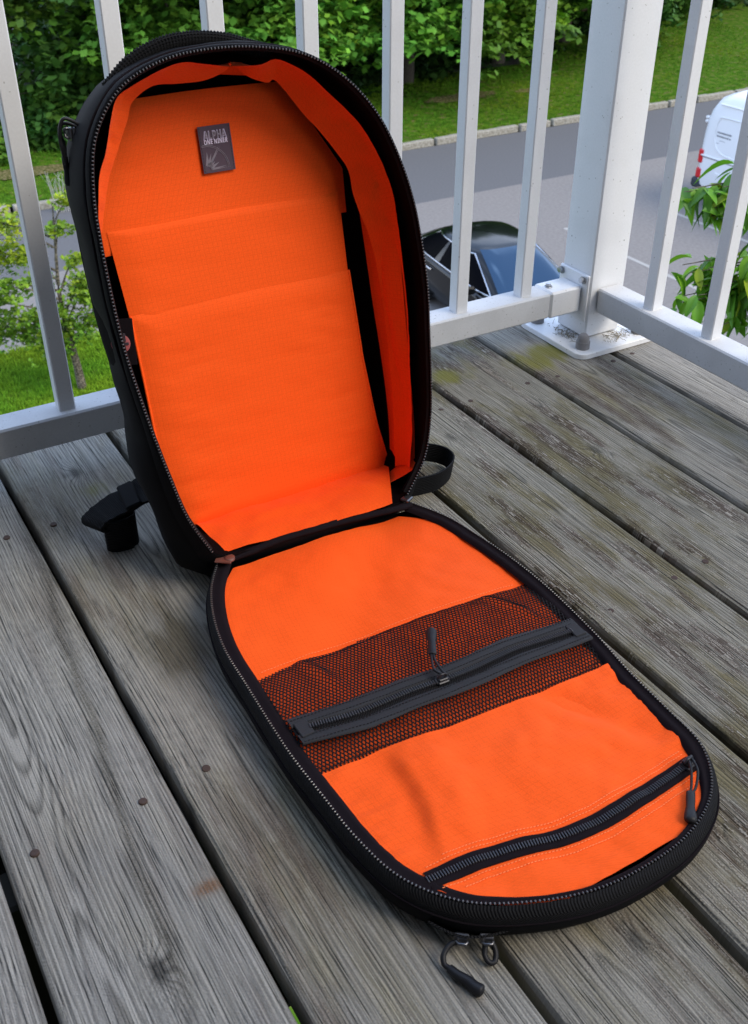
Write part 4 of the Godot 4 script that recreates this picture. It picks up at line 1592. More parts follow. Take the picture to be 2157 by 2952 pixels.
	for i in 11:
		var f := i / 10.0
		var row := PackedVector3Array()
		for j in 60:
			var p := le[j]
			var a := lerpf(p.x, 0.1485 - 0.004 * exp(-pow((p.y - 0.02) / 0.03, 2)), f) - 0.004 * sin(f * PI) * (0.4 + nz(p.y * 12.0, f * 2.0, 9.0))
			row.append(bp(a, p.y, lerpf(-0.086, -0.034, f)))
		rows.append(row)
	s = Shape.new()
	s.sheet(rows)
	put(pk, "side_lining", s.mesh(), M.orange)
	# small orange strip behind the pinch at the top
	rows = []
	for i in 4:
		var row := PackedVector3Array()
		for j in 17:
			row.append(bp(lerpf(-0.028, 0.030, j / 16.0), 0.455 - 0.0025 * i - 0.0005 * absf(j - 8), -0.078 - 0.004 * i))
		rows.append(row)
	s = Shape.new()
	s.sheet(rows)
	put(pk, "top_lining", s.mesh(), M.orange)
	# sewn label
	var lb := Basis(Vector3.RIGHT, PU, PN)
	var at := bp(-0.0150, 0.3825, -0.0878)
	s = Shape.new()
	s.box(Transform3D(lb, at), Vector3(0.0335, 0.0430, 0.0006), 0.0002)
	var label := put(pk, "sewn_label", s.mesh(), M.patch)
	var em := Shape.new()
	var front := 0.0005
	var corner := at + lb * Vector3(-0.0120, -0.0185, front)
	for q in [[1.50, 0.017, 0.0020], [1.22, 0.016, 0.0018], [0.98, 0.026, 0.0013], [0.92, 0.027, 0.0007], [0.72, 0.011, 0.0015], [0.45, 0.014, 0.0018], [0.10, 0.021, 0.0010], [0.02, 0.022, 0.0006]]:
		var dir := lb * Vector3(cos(q[0]), sin(q[0]), 0)
		var sd := lb * Vector3(-sin(q[0]), cos(q[0]), 0)
		em.flat(corner + dir * 0.004 + sd * q[2], corner + dir * 0.004 - sd * q[2], corner + dir * q[1], PN)
	for rad in [0.0036, 0.0046, 0.0215, 0.0228]:
		var arc := PackedVector3Array()
		for k in 19:
			var a := lerpf(0.0, PI * 0.55, k / 18.0)
			arc.append(corner + lb * Vector3(cos(a) * rad, sin(a) * rad, 0))
		em.tube(arc, 0.00035, 4)
	put(label, "emblem", em.mesh(), M.patch_line)
	var st := Shape.new()
	for k in 14:
		for sd in [-1.0, 1.0]:
			st.box(Transform3D(lb, at + lb * Vector3(sd * 0.0152, -0.0195 + 0.003 * k, front)), Vector3(0.0005, 0.0018, 0.0004), 0.0001)
	put(label, "stitches", st.mesh(), M.patch_dark)
	lettering(label, "ALPHA", at + lb * Vector3(0, 0.0128, front), lb, 0.0245, 0.0085, M.patch_grey, 0.0003)
	lettering(label, "ALPHA", at + lb * Vector3(0, 0.0128, front + 0.0002), lb, 0.0225, 0.0062, M.patch_line, 0.0003)
	lettering(label, "ONE NINER", at + lb * Vector3(0, 0.0068, front + 0.0004), lb, 0.0245, 0.0042, M.patch_white, 0.0003)


func lettering(parent: Node, text: String, at: Vector3, b: Basis, wide: float, tall: float, m: Material, deep: float) -> void:
	var f := SystemFont.new()
	f.font_names = PackedStringArray(["Droid Sans"])
	f.font_weight = 700
	var t := TextMesh.new()
	t.text = text
	t.font = f
	t.font_size = 48
	t.pixel_size = 0.01
	t.depth = 0.05
	t.curve_step = 1.0
	var box := t.get_aabb()
	var sx := wide / maxf(box.size.x, 0.001)
	var sy := tall / maxf(box.size.y, 0.001)
	var x := Transform3D(b * Basis.from_scale(Vector3(sx, sy, deep / 0.05)), at)
	x.origin -= x.basis * (box.position + box.size * 0.5)
	put(parent, "lettering", t, m, x)


# ------------------------------------------------------------------ lid
const LY := 0.040

func lid_bounds() -> Dictionary:
	var c := curve2(LID, 400)
	var tip := 0
	for i in c.size():
		if c[i].y > c[tip].y:
			tip = i
	var l: Array = []
	var r: Array = []
	for i in range(0, tip + 1, 2):
		if l.is_empty() or c[i].y > l[l.size() - 1].x + 1e-5:
			l.append(Vector2(c[i].y, c[i].x))
	for i in range(c.size() - 1, tip - 1, -2):
		if r.is_empty() or c[i].y > r[r.size() - 1].x + 1e-5:
			r.append(Vector2(c[i].y, c[i].x))
	return {"l": l, "r": r, "z": c[tip].y}


func lid_height(x: float, z: float) -> float:
	var h := 0.0024 * nz(x * 11.0, z * 11.0, 3.0) + 0.0010 * nz(x * 34.0, z * 34.0, 5.0)
	# soft diagonal valley across the upper part
	var d := (x - 0.02) * 0.75 + (z - 0.08) * 0.66
	if z < 0.17:
		h -= 0.0055 * exp(-d * d * 900.0)
	h += 0.003 * exp(-pow((z - 0.05) / 0.03, 2)) * clampf(1.0 - absf(x) * 7.0, 0, 1)
	return h


func pocket_height(x: float, z: float) -> float:
	var h := 0.0025
	var fx := -0.096 - 0.016 * (z - 0.30) / 0.095 + 0.006 * sin((z - 0.30) * 30.0)
	var dx := x - fx
	var along := clampf((z - 0.295) / 0.03, 0, 1) * clampf((0.425 - z) / 0.05, 0, 1)
	h += along * (0.0075 * exp(-maxf(dx, 0.0) * 40.0) / (1.0 + exp(-dx * 420.0)) - 0.0016 * exp(-pow(dx + 0.008, 2) * 9000.0) + 0.0030 * exp(-pow(dx - 0.030, 2) * 5000.0))
	var gx := x - (0.058 + (z - 0.31) * 0.55)
	h -= 0.0050 * exp(-gx * gx * 5000.0) * clampf((z - 0.30) / 0.02, 0, 1) * clampf((0.41 - z) / 0.05, 0, 1)
	h += 0.0045 * exp(-pow((z - 0.36) / 0.05, 2)) * clampf(1.0 - absf(x) * 6.0, 0.0, 1.0)
	h += 0.0016 * nz(x * 16.0, z * 16.0, 7.0)
	var el := exp(-absf(x + 0.145) * 40.0) + exp(-absf(x - 0.125) * 45.0)
	h += 0.0030 * nz(z * 55.0, x * 14.0, 1.0) * el
	return h


func on_lid(x: float, z: float) -> float:
	var y := LY - 0.0055 + lid_height(x, z)
	if z > 0.292:
		y += pocket_height(x, z)
	return y


func pack_lid(pk: Node3D) -> void:
	var c := curve2(LID, 170)
	var n := c.size()
	var mid := Vector3(0, 0.24, 0)
	var outs := PackedVector3Array()
	for i in n:
		outs.append(outward(c, i, mid))
	var ring := func(off: float, y: float) -> PackedVector3Array:
		var row := PackedVector3Array()
		for i in n:
			var near := clampf((c[i].y - 0.40) / 0.08, 0, 1)
			var f := off * (1.0 + 0.5 * near)
			row.append(Vector3(c[i].x + outs[i].x * f, y + 0.0014 * nz(i * 0.11, y * 60.0, 2.0) * clampf((LY - 0.002 - y) / 0.01, 0.0, 1.0), c[i].y + outs[i].y * f))
		return row
	# zip tape, then the skirt down to the boards and the face beneath
	var s := Shape.new()
	s.sheet([ring.call(0.0006, LY + 0.0002), ring.call(0.0026, LY - 0.0015), ring.call(0.0044, LY - 0.0060), ring.call(0.0050, LY - 0.0125)], 50.0)
	var tape := put(pk, "lid_zipper_tape", s.mesh(), M.tape)
	s = Shape.new()
	var rows: Array = [ring.call(0.0046, LY - 0.0118), ring.call(0.0056, LY - 0.0130), ring.call(0.0056, LY - 0.0165), ring.call(0.0056, LY - 0.0215), ring.call(0.0034, LY - 0.0280), ring.call(0.0008, LY - 0.0345), ring.call(-0.0060, 0.0016), ring.call(-0.024, 0.0012)]
	s.sheet(rows, 50.0, true)
	var last: PackedVector3Array = rows[rows.size() - 1]
	for i in n - 1:
		s.flat(Vector3(0, 0.0016, 0.24), last[i], last[i + 1], Vector3.DOWN)
	put(pk, "lid_shell", s.mesh(), M.black)
	var ln := PackedVector3Array()
	for i in n:
		ln.append(Vector3(c[i].x + outs[i].x * (0.0056 + 0.0028 * clampf((c[i].y - 0.40) / 0.08, 0, 1)), LY - 0.0132, c[i].y + outs[i].y * (0.0056 + 0.0028 * clampf((c[i].y - 0.40) / 0.08, 0, 1))))
	s = Shape.new()
	s.tube(ln, 0.0008, 6)
	put(pk, "lid_piping", s.mesh(), M.binding)
	var line := PackedVector3Array()
	var od := PackedVector3Array()
	for i in n:
		line.append(Vector3(c[i].x, LY + 0.0012, c[i].y))
		od.append(Vector3(outs[i].x, 0, outs[i].y))
	teeth(tape, "zipper_teeth", line, od, fill(n, Vector3.UP), 0.0032, Vector3(0.0012, 0.0015, 0.0020), M.tooth)
	# dark binding inside the zip
	s = Shape.new()
	rows = []
	for q in [[-0.0004, 0.0004], [-0.003, -0.0012], [-0.007, 0.0004], [-0.0105, 0.0000], [-0.013, -0.0035]]:
		var row := PackedVector3Array()
		for i in n:
			var k := 1.0 - 0.55 * clampf((c[i].y - 0.43) / 0.05, 0, 1)
			row.append(Vector3(c[i].x + outs[i].x * q[0] * k, LY + q[1] + 0.001 * nz(i * 0.2, q[0] * 100.0, 8.0), c[i].y + outs[i].y * q[0] * k))
		rows.append(row)
	s.sheet(rows)
	put(pk, "lid_binding", s.mesh(), M.binding)
	# hinge roll
	var hg := spline([Vector3(-0.106, 0.040, -0.004), Vector3(-0.080, 0.0425, -0.002), Vector3(-0.0435, 0.0445, -0.003), Vector3(0.0, 0.0445, -0.001), Vector3(0.0303, 0.0440, 0.000), Vector3(0.0873, 0.0440, 0.008), Vector3(0.112, 0.041, 0.006)], 60)
	s = Shape.new()
	var hr := PackedFloat32Array()
	for i in 60:
		hr.append(0.0042 + 0.0009 * nz(i * 0.25, 1.0))
	s.tube(hg, hr, 10, 0.8)
	put(pk, "hinge_binding", s.mesh(), M.binding)
	# lining
	var bd := lid_bounds()
	rows = []
	for i in 91:
		var t := i / 90.0
		var z: float = 0.004 + (bd.z - 0.020) * (1.0 - pow(1.0 - t, 1.5))
		var l: float = ramp(z, bd.l) + 0.007
		var r: float = ramp(z, bd.r) - 0.007
		if z < 0.05:
			l += 0.012 * (1.0 - z / 0.05)
			r -= 0.012 * (1.0 - z / 0.05)
		var row := PackedVector3Array()
		for j in 71:
			var x := lerpf(l, r, j / 70.0)
			var ed := minf(j, 70 - j) / 70.0
			var pk2 := 0.0016 * nz(z * 70.0, signf(j - 35) * 4.0, 3.0) * exp(-ed * 16.0) * clampf(ed * 40.0, 0.0, 1.0)
			row.append(Vector3(x, LY - 0.0055 + lid_height(x, z) + pk2, z))
		rows.append(row)
	s = Shape.new()
	s.sheet(rows)
	put(pk, "lid_lining", s.mesh(), M.orange)
	# lower pocket
	var bot := [Vector2(-0.1506, 0.2950), Vector2(-0.0960, 0.2960), Vector2(-0.0355, 0.3044), Vector2(0.0459, 0.3091), Vector2(0.1300, 0.3128)]
	rows = []
	for i in 81:
		var t := 1.0 - pow(1.0 - i / 80.0, 1.35)
		var row := PackedVector3Array()
		for j in 91:
			var f := j / 90.0
			var zt: float = ramp(lerpf(-0.152, 0.130, f), bot) - 0.001
			var z: float = lerpf(zt, bd.z - 0.0095, t)
			var l: float = ramp(z, bd.l) + 0.0055
			var r: float = ramp(z, bd.r) - 0.0055
			var x := lerpf(l, r, f)
			row.append(Vector3(x, LY - 0.0055 + lid_height(x, z) + pocket_height(x, z), z))
		rows.append(row)
	s = Shape.new()
	s.sheet(rows)
	var pocket := put(pk, "lid_pocket", s.mesh(), M.orange)
	# mesh pocket
	var top := [Vector2(-0.1458, 0.1640), Vector2(-0.0916, 0.1610), Vector2(-0.0195, 0.1638), Vector2(0.0561, 0.1682), Vector2(0.1400, 0.1755)]
	var net := func(u0: float, v0: float) -> Vector3:
		var u := u0 + 0.004 * nz(u0 * 9.0, v0 * 5.0, 31.0) * sin(PI * clampf(u0, 0, 1))
		var v := v0 + 0.020 * nz(u0 * 7.0, v0 * 4.0, 37.0) * sin(PI * clampf(v0, 0, 1))
		var xx := lerpf(-0.148, 0.136, u)
		var z := lerpf(ramp(xx, top), ramp(xx, bot), v)
		var l: float = ramp(z, bd.l) + 0.009
		var r: float = ramp(z, bd.r) - 0.009
		var x := lerpf(l, r, u)
		var y := LY - 0.0072 + lid_height(x, z)
		y += 0.0125 * pow(sin(PI * clampf(v, 0, 1)), 0.55) * (0.45 + 0.55 * pow(sin(PI * clampf(u, 0, 1)), 0.35))
		y += 0.0045 * exp(-pow((x + 0.098 - (v - 0.3) * 0.03) / 0.006, 2)) * clampf(1.0 - absf(v - 0.25) * 3.0, 0, 1)
		y += 0.0035 * exp(-pow((x - 0.092 - v * 0.05) / 0.005, 2)) * clampf(1.0 - absf(v - 0.25) * 3.0, 0, 1)
		y += 0.0012 * nz(x * 22.0, z * 22.0, 12.0)
		return Vector3(x, y, z)
	s = Shape.new()
	var nx := 84
	var ny := 40
	for i in ny + 1:
		for j in nx + 1:
			var sh := 0.5 if i % 2 == 1 else 0.0
			var u0 := (j + sh) / (nx + 0.5)
			var p: Vector3 = net.call(u0, float(i) / ny - 0.13 / ny)
			var q: Vector3 = net.call(u0, float(i) / ny + 0.13 / ny)
			strand(s, p, q)
			if i < ny:
				for e in [-0.5, 0.5]:
					var u1: float = u0 + e / (nx + 0.5)
					if u1 < -0.001 or u1 > 1.001:
						continue
					var p2: Vector3 = net.call(u1, (i + 1.0) / ny - 0.13 / ny)
					strand(s, q, p2)
	var mp := put(pk, "mesh_pocket", s.mesh(), M.mesh)
	stuff(mp)
	# its zipped band
	var btop := [Vector2(-0.1530, 0.2340), Vector2(-0.1101, 0.2388), Vector2(-0.0151, 0.2448), Vector2(0.0636, 0.2445), Vector2(0.1310, 0.2493)]
	var bbot := [Vector2(-0.1540, 0.2655), Vector2(-0.0964, 0.2765), Vector2(-0.0203, 0.2810), Vector2(0.0540, 0.2812), Vector2(0.1330, 0.2821)]
	var by := func(x: float) -> float:
		return LY + 0.0042 + 0.0025 * pow(maxf(0.0, 1.0 - absf(x) / 0.15), 0.5) + 0.001 * nz(x * 14.0, 2.0)
	for q in [[0.0, 0.34, "mesh_pocket_webbing", 0.0014], [0.66, 1.0, "mesh_pocket_webbing", 0.0014], [0.28, 0.72, "mesh_pocket_tape", -0.0004]]:
		rows = []
		for k in [0.0, 0.04, 0.5, 0.96, 1.0]:
			var row := PackedVector3Array()
			for j in 70:
				var x := lerpf(-0.1535, 0.1365, j / 69.0)
				var z: float = lerpf(ramp(x, btop), ramp(x, bbot), lerpf(q[0], q[1], k)) + 0.0012 * sin(x * 55.0 + 1.0)
				row.append(Vector3(x, by.call(x) + q[3] * 1.0 - (0.0018 if k == 0.0 or k == 1.0 else 0.0), z))
			rows.append(row)
		s = Shape.new()
		s.sheet(rows, 50.0)
		put(pk, q[2], s.mesh(), M.grey_band if q[3] > 0.0 else M.tape)
	for f in [0.09, 0.28, 0.72, 0.92]:
		var sts := Shape.new()
		for k in 92:
			var x := lerpf(-0.151, 0.134, k / 91.0)
			sts.at(Vector3(x, by.call(x) + 0.0018, lerpf(ramp(x, btop), ramp(x, bbot), f)), Vector3(0.0018, 0.0007, 0.0006), 0.0002)
		stuff(put(pk, "band_stitches", sts.mesh(), M.mesh))
	line = PackedVector3Array()
	for j in 70:
		var x := lerpf(-0.140, 0.124, j / 69.0)
		line.append(Vector3(x, by.call(x) + 0.0026, lerpf(ramp(x, btop), ramp(x, bbot), 0.49) + 0.0012 * sin(x * 55.0 + 1.0)))
	teeth(mp, "zipper_teeth", line, fill(70, Vector3(0, 0, 1)), fill(70, Vector3.UP), 0.0023, Vector3(0.0010, 0.0024, 0.0050), M.coil)
	for e in [[-0.1455, 0.2505], [0.1290, 0.2670]]:
		s = Shape.new()
		s.at(Vector3(e[0], by.call(e[0]) + 0.0016, e[1]), Vector3(0.012, 0.0022, 0.017), 0.001)
		put(pk, "zipper_end_tab", s.mesh(), M.grey_band)
	var sl := put(pk, "zipper_slider", slider_shape(Vector3(-0.0165, LY + 0.0078, 0.2622), Vector3(1, 0, 0.06), Vector3.UP, 1.0), M.dark_metal)
	s = Shape.new()
	var cy := LY + 0.0165
	s.tube(spline([Vector3(-0.0175, cy, 0.2625), Vector3(-0.0205, cy + 0.001, 0.2560), Vector3(-0.0170, cy, 0.2470), Vector3(-0.0115, cy, 0.2370)], 24), 0.0013, 6)
	s.tube(spline([Vector3(-0.0150, cy, 0.2625), Vector3(-0.0150, cy + 0.001, 0.2560), Vector3(-0.0130, cy, 0.2460), Vector3(-0.0095, cy, 0.2370)], 24), 0.0013, 6)
	put(sl, "cord", s.mesh(), M.rubber)
	put(sl, "pull_tab", grip_shape(Vector3(-0.0105, cy, 0.2375), Vector3(0.0060, cy + 0.002, 0.2095), 0.0052), M.rubber)
	# a slit of lining shows where the slider parts the teeth
	# zip of the lower pocket
	var zc := [Vector2(-0.1345, 0.4223), Vector2(-0.0932, 0.4250), Vector2(-0.0558, 0.4319), Vector2(-0.0235, 0.4400), Vector2(0.0112, 0.4430), Vector2(0.0479, 0.4412), Vector2(0.1120, 0.4350)]
	var zl := curve2(zc, 80)
	rows = []
	for k in [-1.0, -0.93, -0.5, 0.0, 0.5, 0.93, 1.0]:
		var row := PackedVector3Array()
		for j in 80:
			var x := zl[j].x
			var z: float = zl[j].y + k * 0.0080
			var lift := 0.0016 if absf(k) < 0.99 else -0.001
			row.append(Vector3(x + k * -0.001, on_lid(x, z) + lift, z))
		rows.append(row)
	s = Shape.new()
	s.sheet(rows, 50.0)
	var zt2 := put(pocket, "pocket_zipper_tape", s.mesh(), M.binding)
	line = PackedVector3Array()
	for j in 80:
		line.append(Vector3(zl[j].x, on_lid(zl[j].x, zl[j].y) + 0.0022, zl[j].y))
	teeth(pocket, "zipper_teeth", line, fill(80, Vector3(0, 0, 1)), fill(80, Vector3.UP), 0.0023, Vector3(0.0011, 0.0022, 0.0056), M.coil)
	for f in [[-0.0115, 0], [0.0105, 0], [0.0160, 1], [-0.0150, 1]]:
		var sts := Shape.new()
		for k in 82:
			var x := lerpf(-0.128 if f[1] == 0 else -0.112, 0.112, k / 81.0)
			var z: float = ramp(x, zc) + f[0]
			sts.box(Transform3D(Basis(Vector3.UP, -0.03), Vector3(x, on_lid(x, z) + 0.0004, z)), Vector3(0.0021, 0.0008, 0.0006), 0.0002)
		stuff(put(pocket, "stitches", sts.mesh(), M.stitch))
	var sts3 := Shape.new()
	for k in 84:
		var x := lerpf(-0.142, 0.128, k / 83.0)
		var z := ramp(x, top) - 0.0035
		sts3.at(Vector3(x, LY - 0.0050 + lid_height(x, z), z), Vector3(0.0021, 0.0008, 0.0006), 0.0002)
	stuff(put(pk, "lid_stitches", sts3.mesh(), M.stitch))
	var p2 := Vector3(0.1062, on_lid(0.106, 0.4360) + 0.002, 0.4362)
	var sl2 := put(pk, "zipper_slider", slider_shape(p2, Vector3(1, 0, -0.15), Vector3.UP, 1.05), M.dark_metal)
	var cz := p2.y + 0.004
	s = Shape.new()
	s.tube(spline([p2 + Vector3(-0.001, 0.008, 0), Vector3(0.1000, cz + 0.003, 0.4450), Vector3(0.0900, cz, 0.4560), Vector3(0.0850, cz - 0.001, 0.4600)], 20), 0.0011, 6)
	s.tube(spline([p2 + Vector3(0.002, 0.008, 0), Vector3(0.1040, cz + 0.003, 0.4480), Vector3(0.0930, cz, 0.4580), Vector3(0.0860, cz - 0.001, 0.4610)], 20), 0.0011, 6)
	put(sl2, "cord", s.mesh(), M.rubber)
	put(sl2, "pull_tab", grip_shape(Vector3(0.0860, cz - 0.001, 0.4595), Vector3(0.0640, cz, 0.4815), 0.0050), M.rubber)
	# main sliders parked at the hinge, and the front sliders on the boards
	var h1 := Shape.new()
	h1.box(Transform3D(Basis(Vector3(0.8, 0, 0.6), Vector3.UP, Vector3(-0.6, 0, 0.8)), Vector3(-0.1085, 0.0465, 0.0015)), Vector3(0.017, 0.0022, 0.012), 0.001)
	h1.turned(Transform3D(Basis(), Vector3(-0.103, 0.0476, 0.003)), [Vector2(0.0055, -0.002), Vector2(0.0055, 0.0006), Vector2(0.002, 0.001), Vector2(0.0001, 0.001)], 14)
	put(pk, "hinge_stop", h1.mesh(), M.copper)
	var h2 := Shape.new()
	h2.box(Transform3D(Basis(Vector3(0.9, 0, -0.43), Vector3.UP, Vector3(0.43, 0, 0.9)), Vector3(0.110, 0.047, 0.001)), Vector3(0.012, 0.004, 0.010), 0.0012)
	put(pk, "hinge_stop", h2.mesh(), M.metal)
	var garage := Shape.new()
	garage.band(spline([Vector3(-0.1420, 0.0135, 0.4360), Vector3(-0.1290, 0.0110, 0.4545), Vector3(-0.1130, 0.0110, 0.4645), Vector3(-0.0900, 0.0135, 0.4725)], 24), fill(24, Vector3(-0.006, 0.016, 0.009)), 0.0016)
	put(pk, "lid_underside_zipper", garage.mesh(), M.tape)
	var zp := put(pk, "zipper_slider", slider_shape(Vector3(-0.1280, 0.0125, 0.4580), Vector3(0.8, 0, 0.6), Vector3(-0.45, 0.3, 0.75).normalized(), 0.95), M.metal)
	s = Shape.new()
	s.tube(spline([Vector3(-0.129, 0.013, 0.4610), Vector3(-0.1375, 0.012, 0.4585), Vector3(-0.1450, 0.009, 0.4610), Vector3(-0.1475, 0.006, 0.4660), Vector3(-0.1455, 0.005, 0.4710)], 30), 0.0021, 8)
	put(zp, "cord", s.mesh(), M.rubber)
	s = Shape.new()
	var bent := spline([Vector3(-0.1460, 0.0055, 0.4700), Vector3(-0.1440, 0.0055, 0.4770), Vector3(-0.1400, 0.0052, 0.4850), Vector3(-0.1385, 0.0052, 0.4910), Vector3(-0.1355, 0.0050, 0.4965)], 24)
	var br := PackedFloat32Array()
	for i in 24:
		br.append(lerpf(0.0031, 0.0046, clampf(i / 20.0, 0, 1)) * (0.4 if i == 23 else (0.8 if i == 22 else 1.0)))
	s.tube(bent, br, 12)
	put(zp, "pull_tab", s.mesh(), M.rubber)
	var zq := put(pk, "zipper_slider", slider_shape(Vector3(-0.1125, 0.0125, 0.4670), Vector3(0.85, 0, 0.5), Vector3(-0.4, 0.3, 0.8).normalized(), 0.95), M.metal)
	s = Shape.new()
	s.tube(spline([Vector3(-0.1150, 0.013, 0.4700), Vector3(-0.1195, 0.008, 0.4750), Vector3(-0.1190, 0.005, 0.4805), Vector3(-0.1150, 0.005, 0.4815), Vector3(-0.1115, 0.008, 0.4770), Vector3(-0.111, 0.013, 0.4700)], 30), 0.0021, 8)
	put(zq, "cord", s.mesh(), M.rubber)


func strand(s: Shape, a: Vector3, b: Vector3) -> void:
	var d := (b - a)
	if d.length() < 1e-5:
		return
	var side := d.cross(Vector3.UP).normalized() * 0.00068
	var up := Vector3(0, 0.0006, 0)
	var l := -side
	s.quad(a + side, b + side, b + up, a + up, side + up)
	s.quad(a + l, b + l, b + up, a + up, l + up)


func pack_straps(pk: Node3D) -> void:
	# lower left: padded wing, then a folded tail of webbing that stands on the boards
	var o := -BACK
	var s := Shape.new()
	var p := spline([Vector3(-0.728, 0.066, 0.150) + o, Vector3(-0.750, 0.060, 0.146) + o, Vector3(-0.775, 0.052, 0.143) + o, Vector3(-0.798, 0.043, 0.142) + o, Vector3(-0.806, 0.036, 0.143) + o, Vector3(-0.800, 0.030, 0.145) + o, Vector3(-0.775, 0.029, 0.148) + o], 36)
	var w := PackedVector3Array()
	for i in 36:
		w.append(Vector3(0.012, 0.004, lerpf(0.056, 0.030, clampf(i / 26.0, 0, 1))) + Vector3(0, 0.010 * nz(i * 0.2, 4.0), 0))
	s.band(p, w, 0.003)
	put(pk, "side_strap", s.mesh(), M.webbing)
	s = Shape.new()
	var turn := PackedVector3Array()
	for i in 60:
		var a := i / 59.0 * TAU * 1.25 + 1.2
		var rd := lerpf(0.0170, 0.0125, i / 59.0)
		turn.append(Vector3(-0.777 + cos(a) * rd * 1.15, 0.0225, 0.1500 + sin(a) * rd * 0.62) + o)
	s.band(turn, fill(60, Vector3(-0.002, 0.0435, 0.007)), 0.0022)
	put(pk, "strap_tail", s.mesh(), M.webbing)
	s = Shape.new()
	s.box(Transform3D(Basis(Vector3(0.96, 0.25, 0.1).normalized(), Vector3(-0.25, 0.96, 0).normalized(), Vector3(-0.1, 0, 0.99).normalized()).orthonormalized(), Vector3(-0.762, 0.0605, 0.146) + o), Vector3(0.018, 0.006, 0.046), 0.0025)
	put(pk, "buckle", s.mesh(), M.black)
	# lower right: a loop of webbing on edge
	s = Shape.new()
	p = spline([Vector3(-0.455, 0.020, 0.180) + o, Vector3(-0.425, 0.020, 0.168) + o, Vector3(-0.397, 0.0175, 0.170) + o, Vector3(-0.379, 0.0150, 0.186) + o, Vector3(-0.380, 0.0140, 0.206) + o, Vector3(-0.396, 0.0135, 0.221) + o, Vector3(-0.420, 0.0135, 0.229) + o, Vector3(-0.450, 0.0140, 0.226) + o, Vector3(-0.480, 0.016, 0.220) + o], 50)
	s.band(p, fill(50, Vector3(0.002, 0.0255, 0.003)), 0.0020)
	put(pk, "strap_loop", s.mesh(), M.webbing)
	s = Shape.new()
	s.box(Transform3D(Basis(Vector3(0.95, 0, -0.3), Vector3.UP, Vector3(0.3, 0, 0.95)), Vector3(-0.418, 0.024, 0.165) + o), Vector3(0.040, 0.030, 0.006), 0.002)
	put(pk, "strap_keeper", s.mesh(), M.webbing)
	# shoulder straps folded behind, against the railing
	for x in [-0.06, 0.06]:
		s = Shape.new()
		p = spline([bp(x * 0.8, 0.40, -0.150), bp(x, 0.34, -0.172), bp(x * 1.3, 0.24, -0.176), bp(x * 1.5, 0.14, -0.168), bp(x * 1.6, 0.06, -0.150)], 30)
		s.band(p, fill(30, Vector3(0.06, 0, 0)), 0.010)
		put(pk, "shoulder_strap", s.mesh(), M.black)


# ------------------------------------------------------------------ young tree and near foliage
func sapling() -> void:
	var t := thing("young_tree", "young tree with small yellow-green leaves on the lawn at left", "tree", Vector3(2.40, GROUND, -13.48))
	var r := RandomNumberGenerator.new()
	r.seed = 515
	var s := Shape.new()
	s.tube(spline([Vector3(0, -0.05, 0), Vector3(-0.03, 0.5, 0), Vector3(-0.08, 1.0, 0.02), Vector3(-0.10, 1.6, 0), Vector3(-0.05, 2.2, 0), Vector3(0.02, 2.9, 0)], 30), PackedFloat32Array([0.075, 0.072, 0.07, 0.068, 0.066, 0.063, 0.06, 0.058, 0.056, 0.054, 0.052, 0.05, 0.047, 0.044, 0.041, 0.038, 0.035, 0.032, 0.03, 0.028, 0.026, 0.024, 0.022, 0.02, 0.018, 0.016, 0.014, 0.012, 0.01, 0.008]), 8)
	put(t, "trunk", s.mesh(), M.grey_bark)
	var mesh := spray_mesh(9, 0.065, 0.085, 21)
	var places: Array[Transform3D] = []
	var tints := PackedColorArray()
	# limb ends: offset from the trunk's foot, clump size, how yellow
	for q in [[0.20, 2.95, 0.1, 0.16, 1.0], [0.05, 2.55, 0.0, 0.14, 0.6], [-0.70, 2.75, 0.1, 0.30, 0.9], [-0.95, 2.40, -0.1, 0.34, 0.8], [-0.62, 2.25, 0.0, 0.26, 0.9], [-1.2, 2.9, 0.0, 0.3, 0.7], [-0.85, 1.95, 0.2, 0.30, 0.3], [-1.1, 1.7, 0.0, 0.34, 0.2], [0.25, 1.75, 0.1, 0.24, 0.5], [0.38, 1.45, 0.0, 0.26, 0.4], [0.10, 1.55, 0.2, 0.26, 0.4], [0.45, 1.20, 0.0, 0.22, 0.2], [0.15, 1.15, 0.2, 0.26, 0.2], [-0.35, 1.35, 0.2, 0.28, 0.2], [-0.75, 1.35, 0.1, 0.30, 0.2], [-0.95, 1.15, 0.0, 0.28, 0.1], [-0.50, 1.05, 0.1, 0.26, 0.15], [-0.2, 0.95, 0.0, 0.2, 0.1], [-0.30, 0.80, 0.2, 0.16, 0.1], [0.2, 2.1, 0.0, 0.10, 0.6], [-0.3, 1.75, -0.2, 0.24, 0.3], [-1.5, 2.1, 0.0, 0.4, 0.5], [-1.4, 1.4, 0.0, 0.35, 0.2]]:
		var c := Vector3(q[0], q[1], q[2])
		var limb := Shape.new()
		var from := Vector3(-0.07, maxf(0.65, q[1] - 0.45), 0)
		limb.tube(spline([from, from.lerp(c, 0.5) + Vector3(0, 0.05, 0), c], 10), PackedFloat32Array([0.020, 0.018, 0.016, 0.014, 0.012, 0.011, 0.009, 0.008, 0.006, 0.005]), 6)
		put(t, "branch", limb.mesh(), M.grey_bark)
		for k in int(190.0 * q[3]):
			var o: Vector3 = Vector3(r.randfn(), r.randfn() * 0.6, r.randfn()) * q[3] * 0.55
			var yel: float = q[4]
			places.append(Transform3D(Basis.from_euler(Vector3(r.randf_range(-0.5, 0.5), r.randf() * TAU, r.randf_range(-0.5, 0.5))).scaled(Vector3.ONE * r.randf_range(0.7, 1.3)), c + o))
			tints.append(leaf_color(r, Color(0.095, 0.225, 0.020).lerp(Color(0.24, 0.34, 0.02), clampf(yel + r.randf_range(-0.3, 0.2), 0, 1)), 0.2))
	crown(t, "crown", mesh, M.leaf, places, tints)


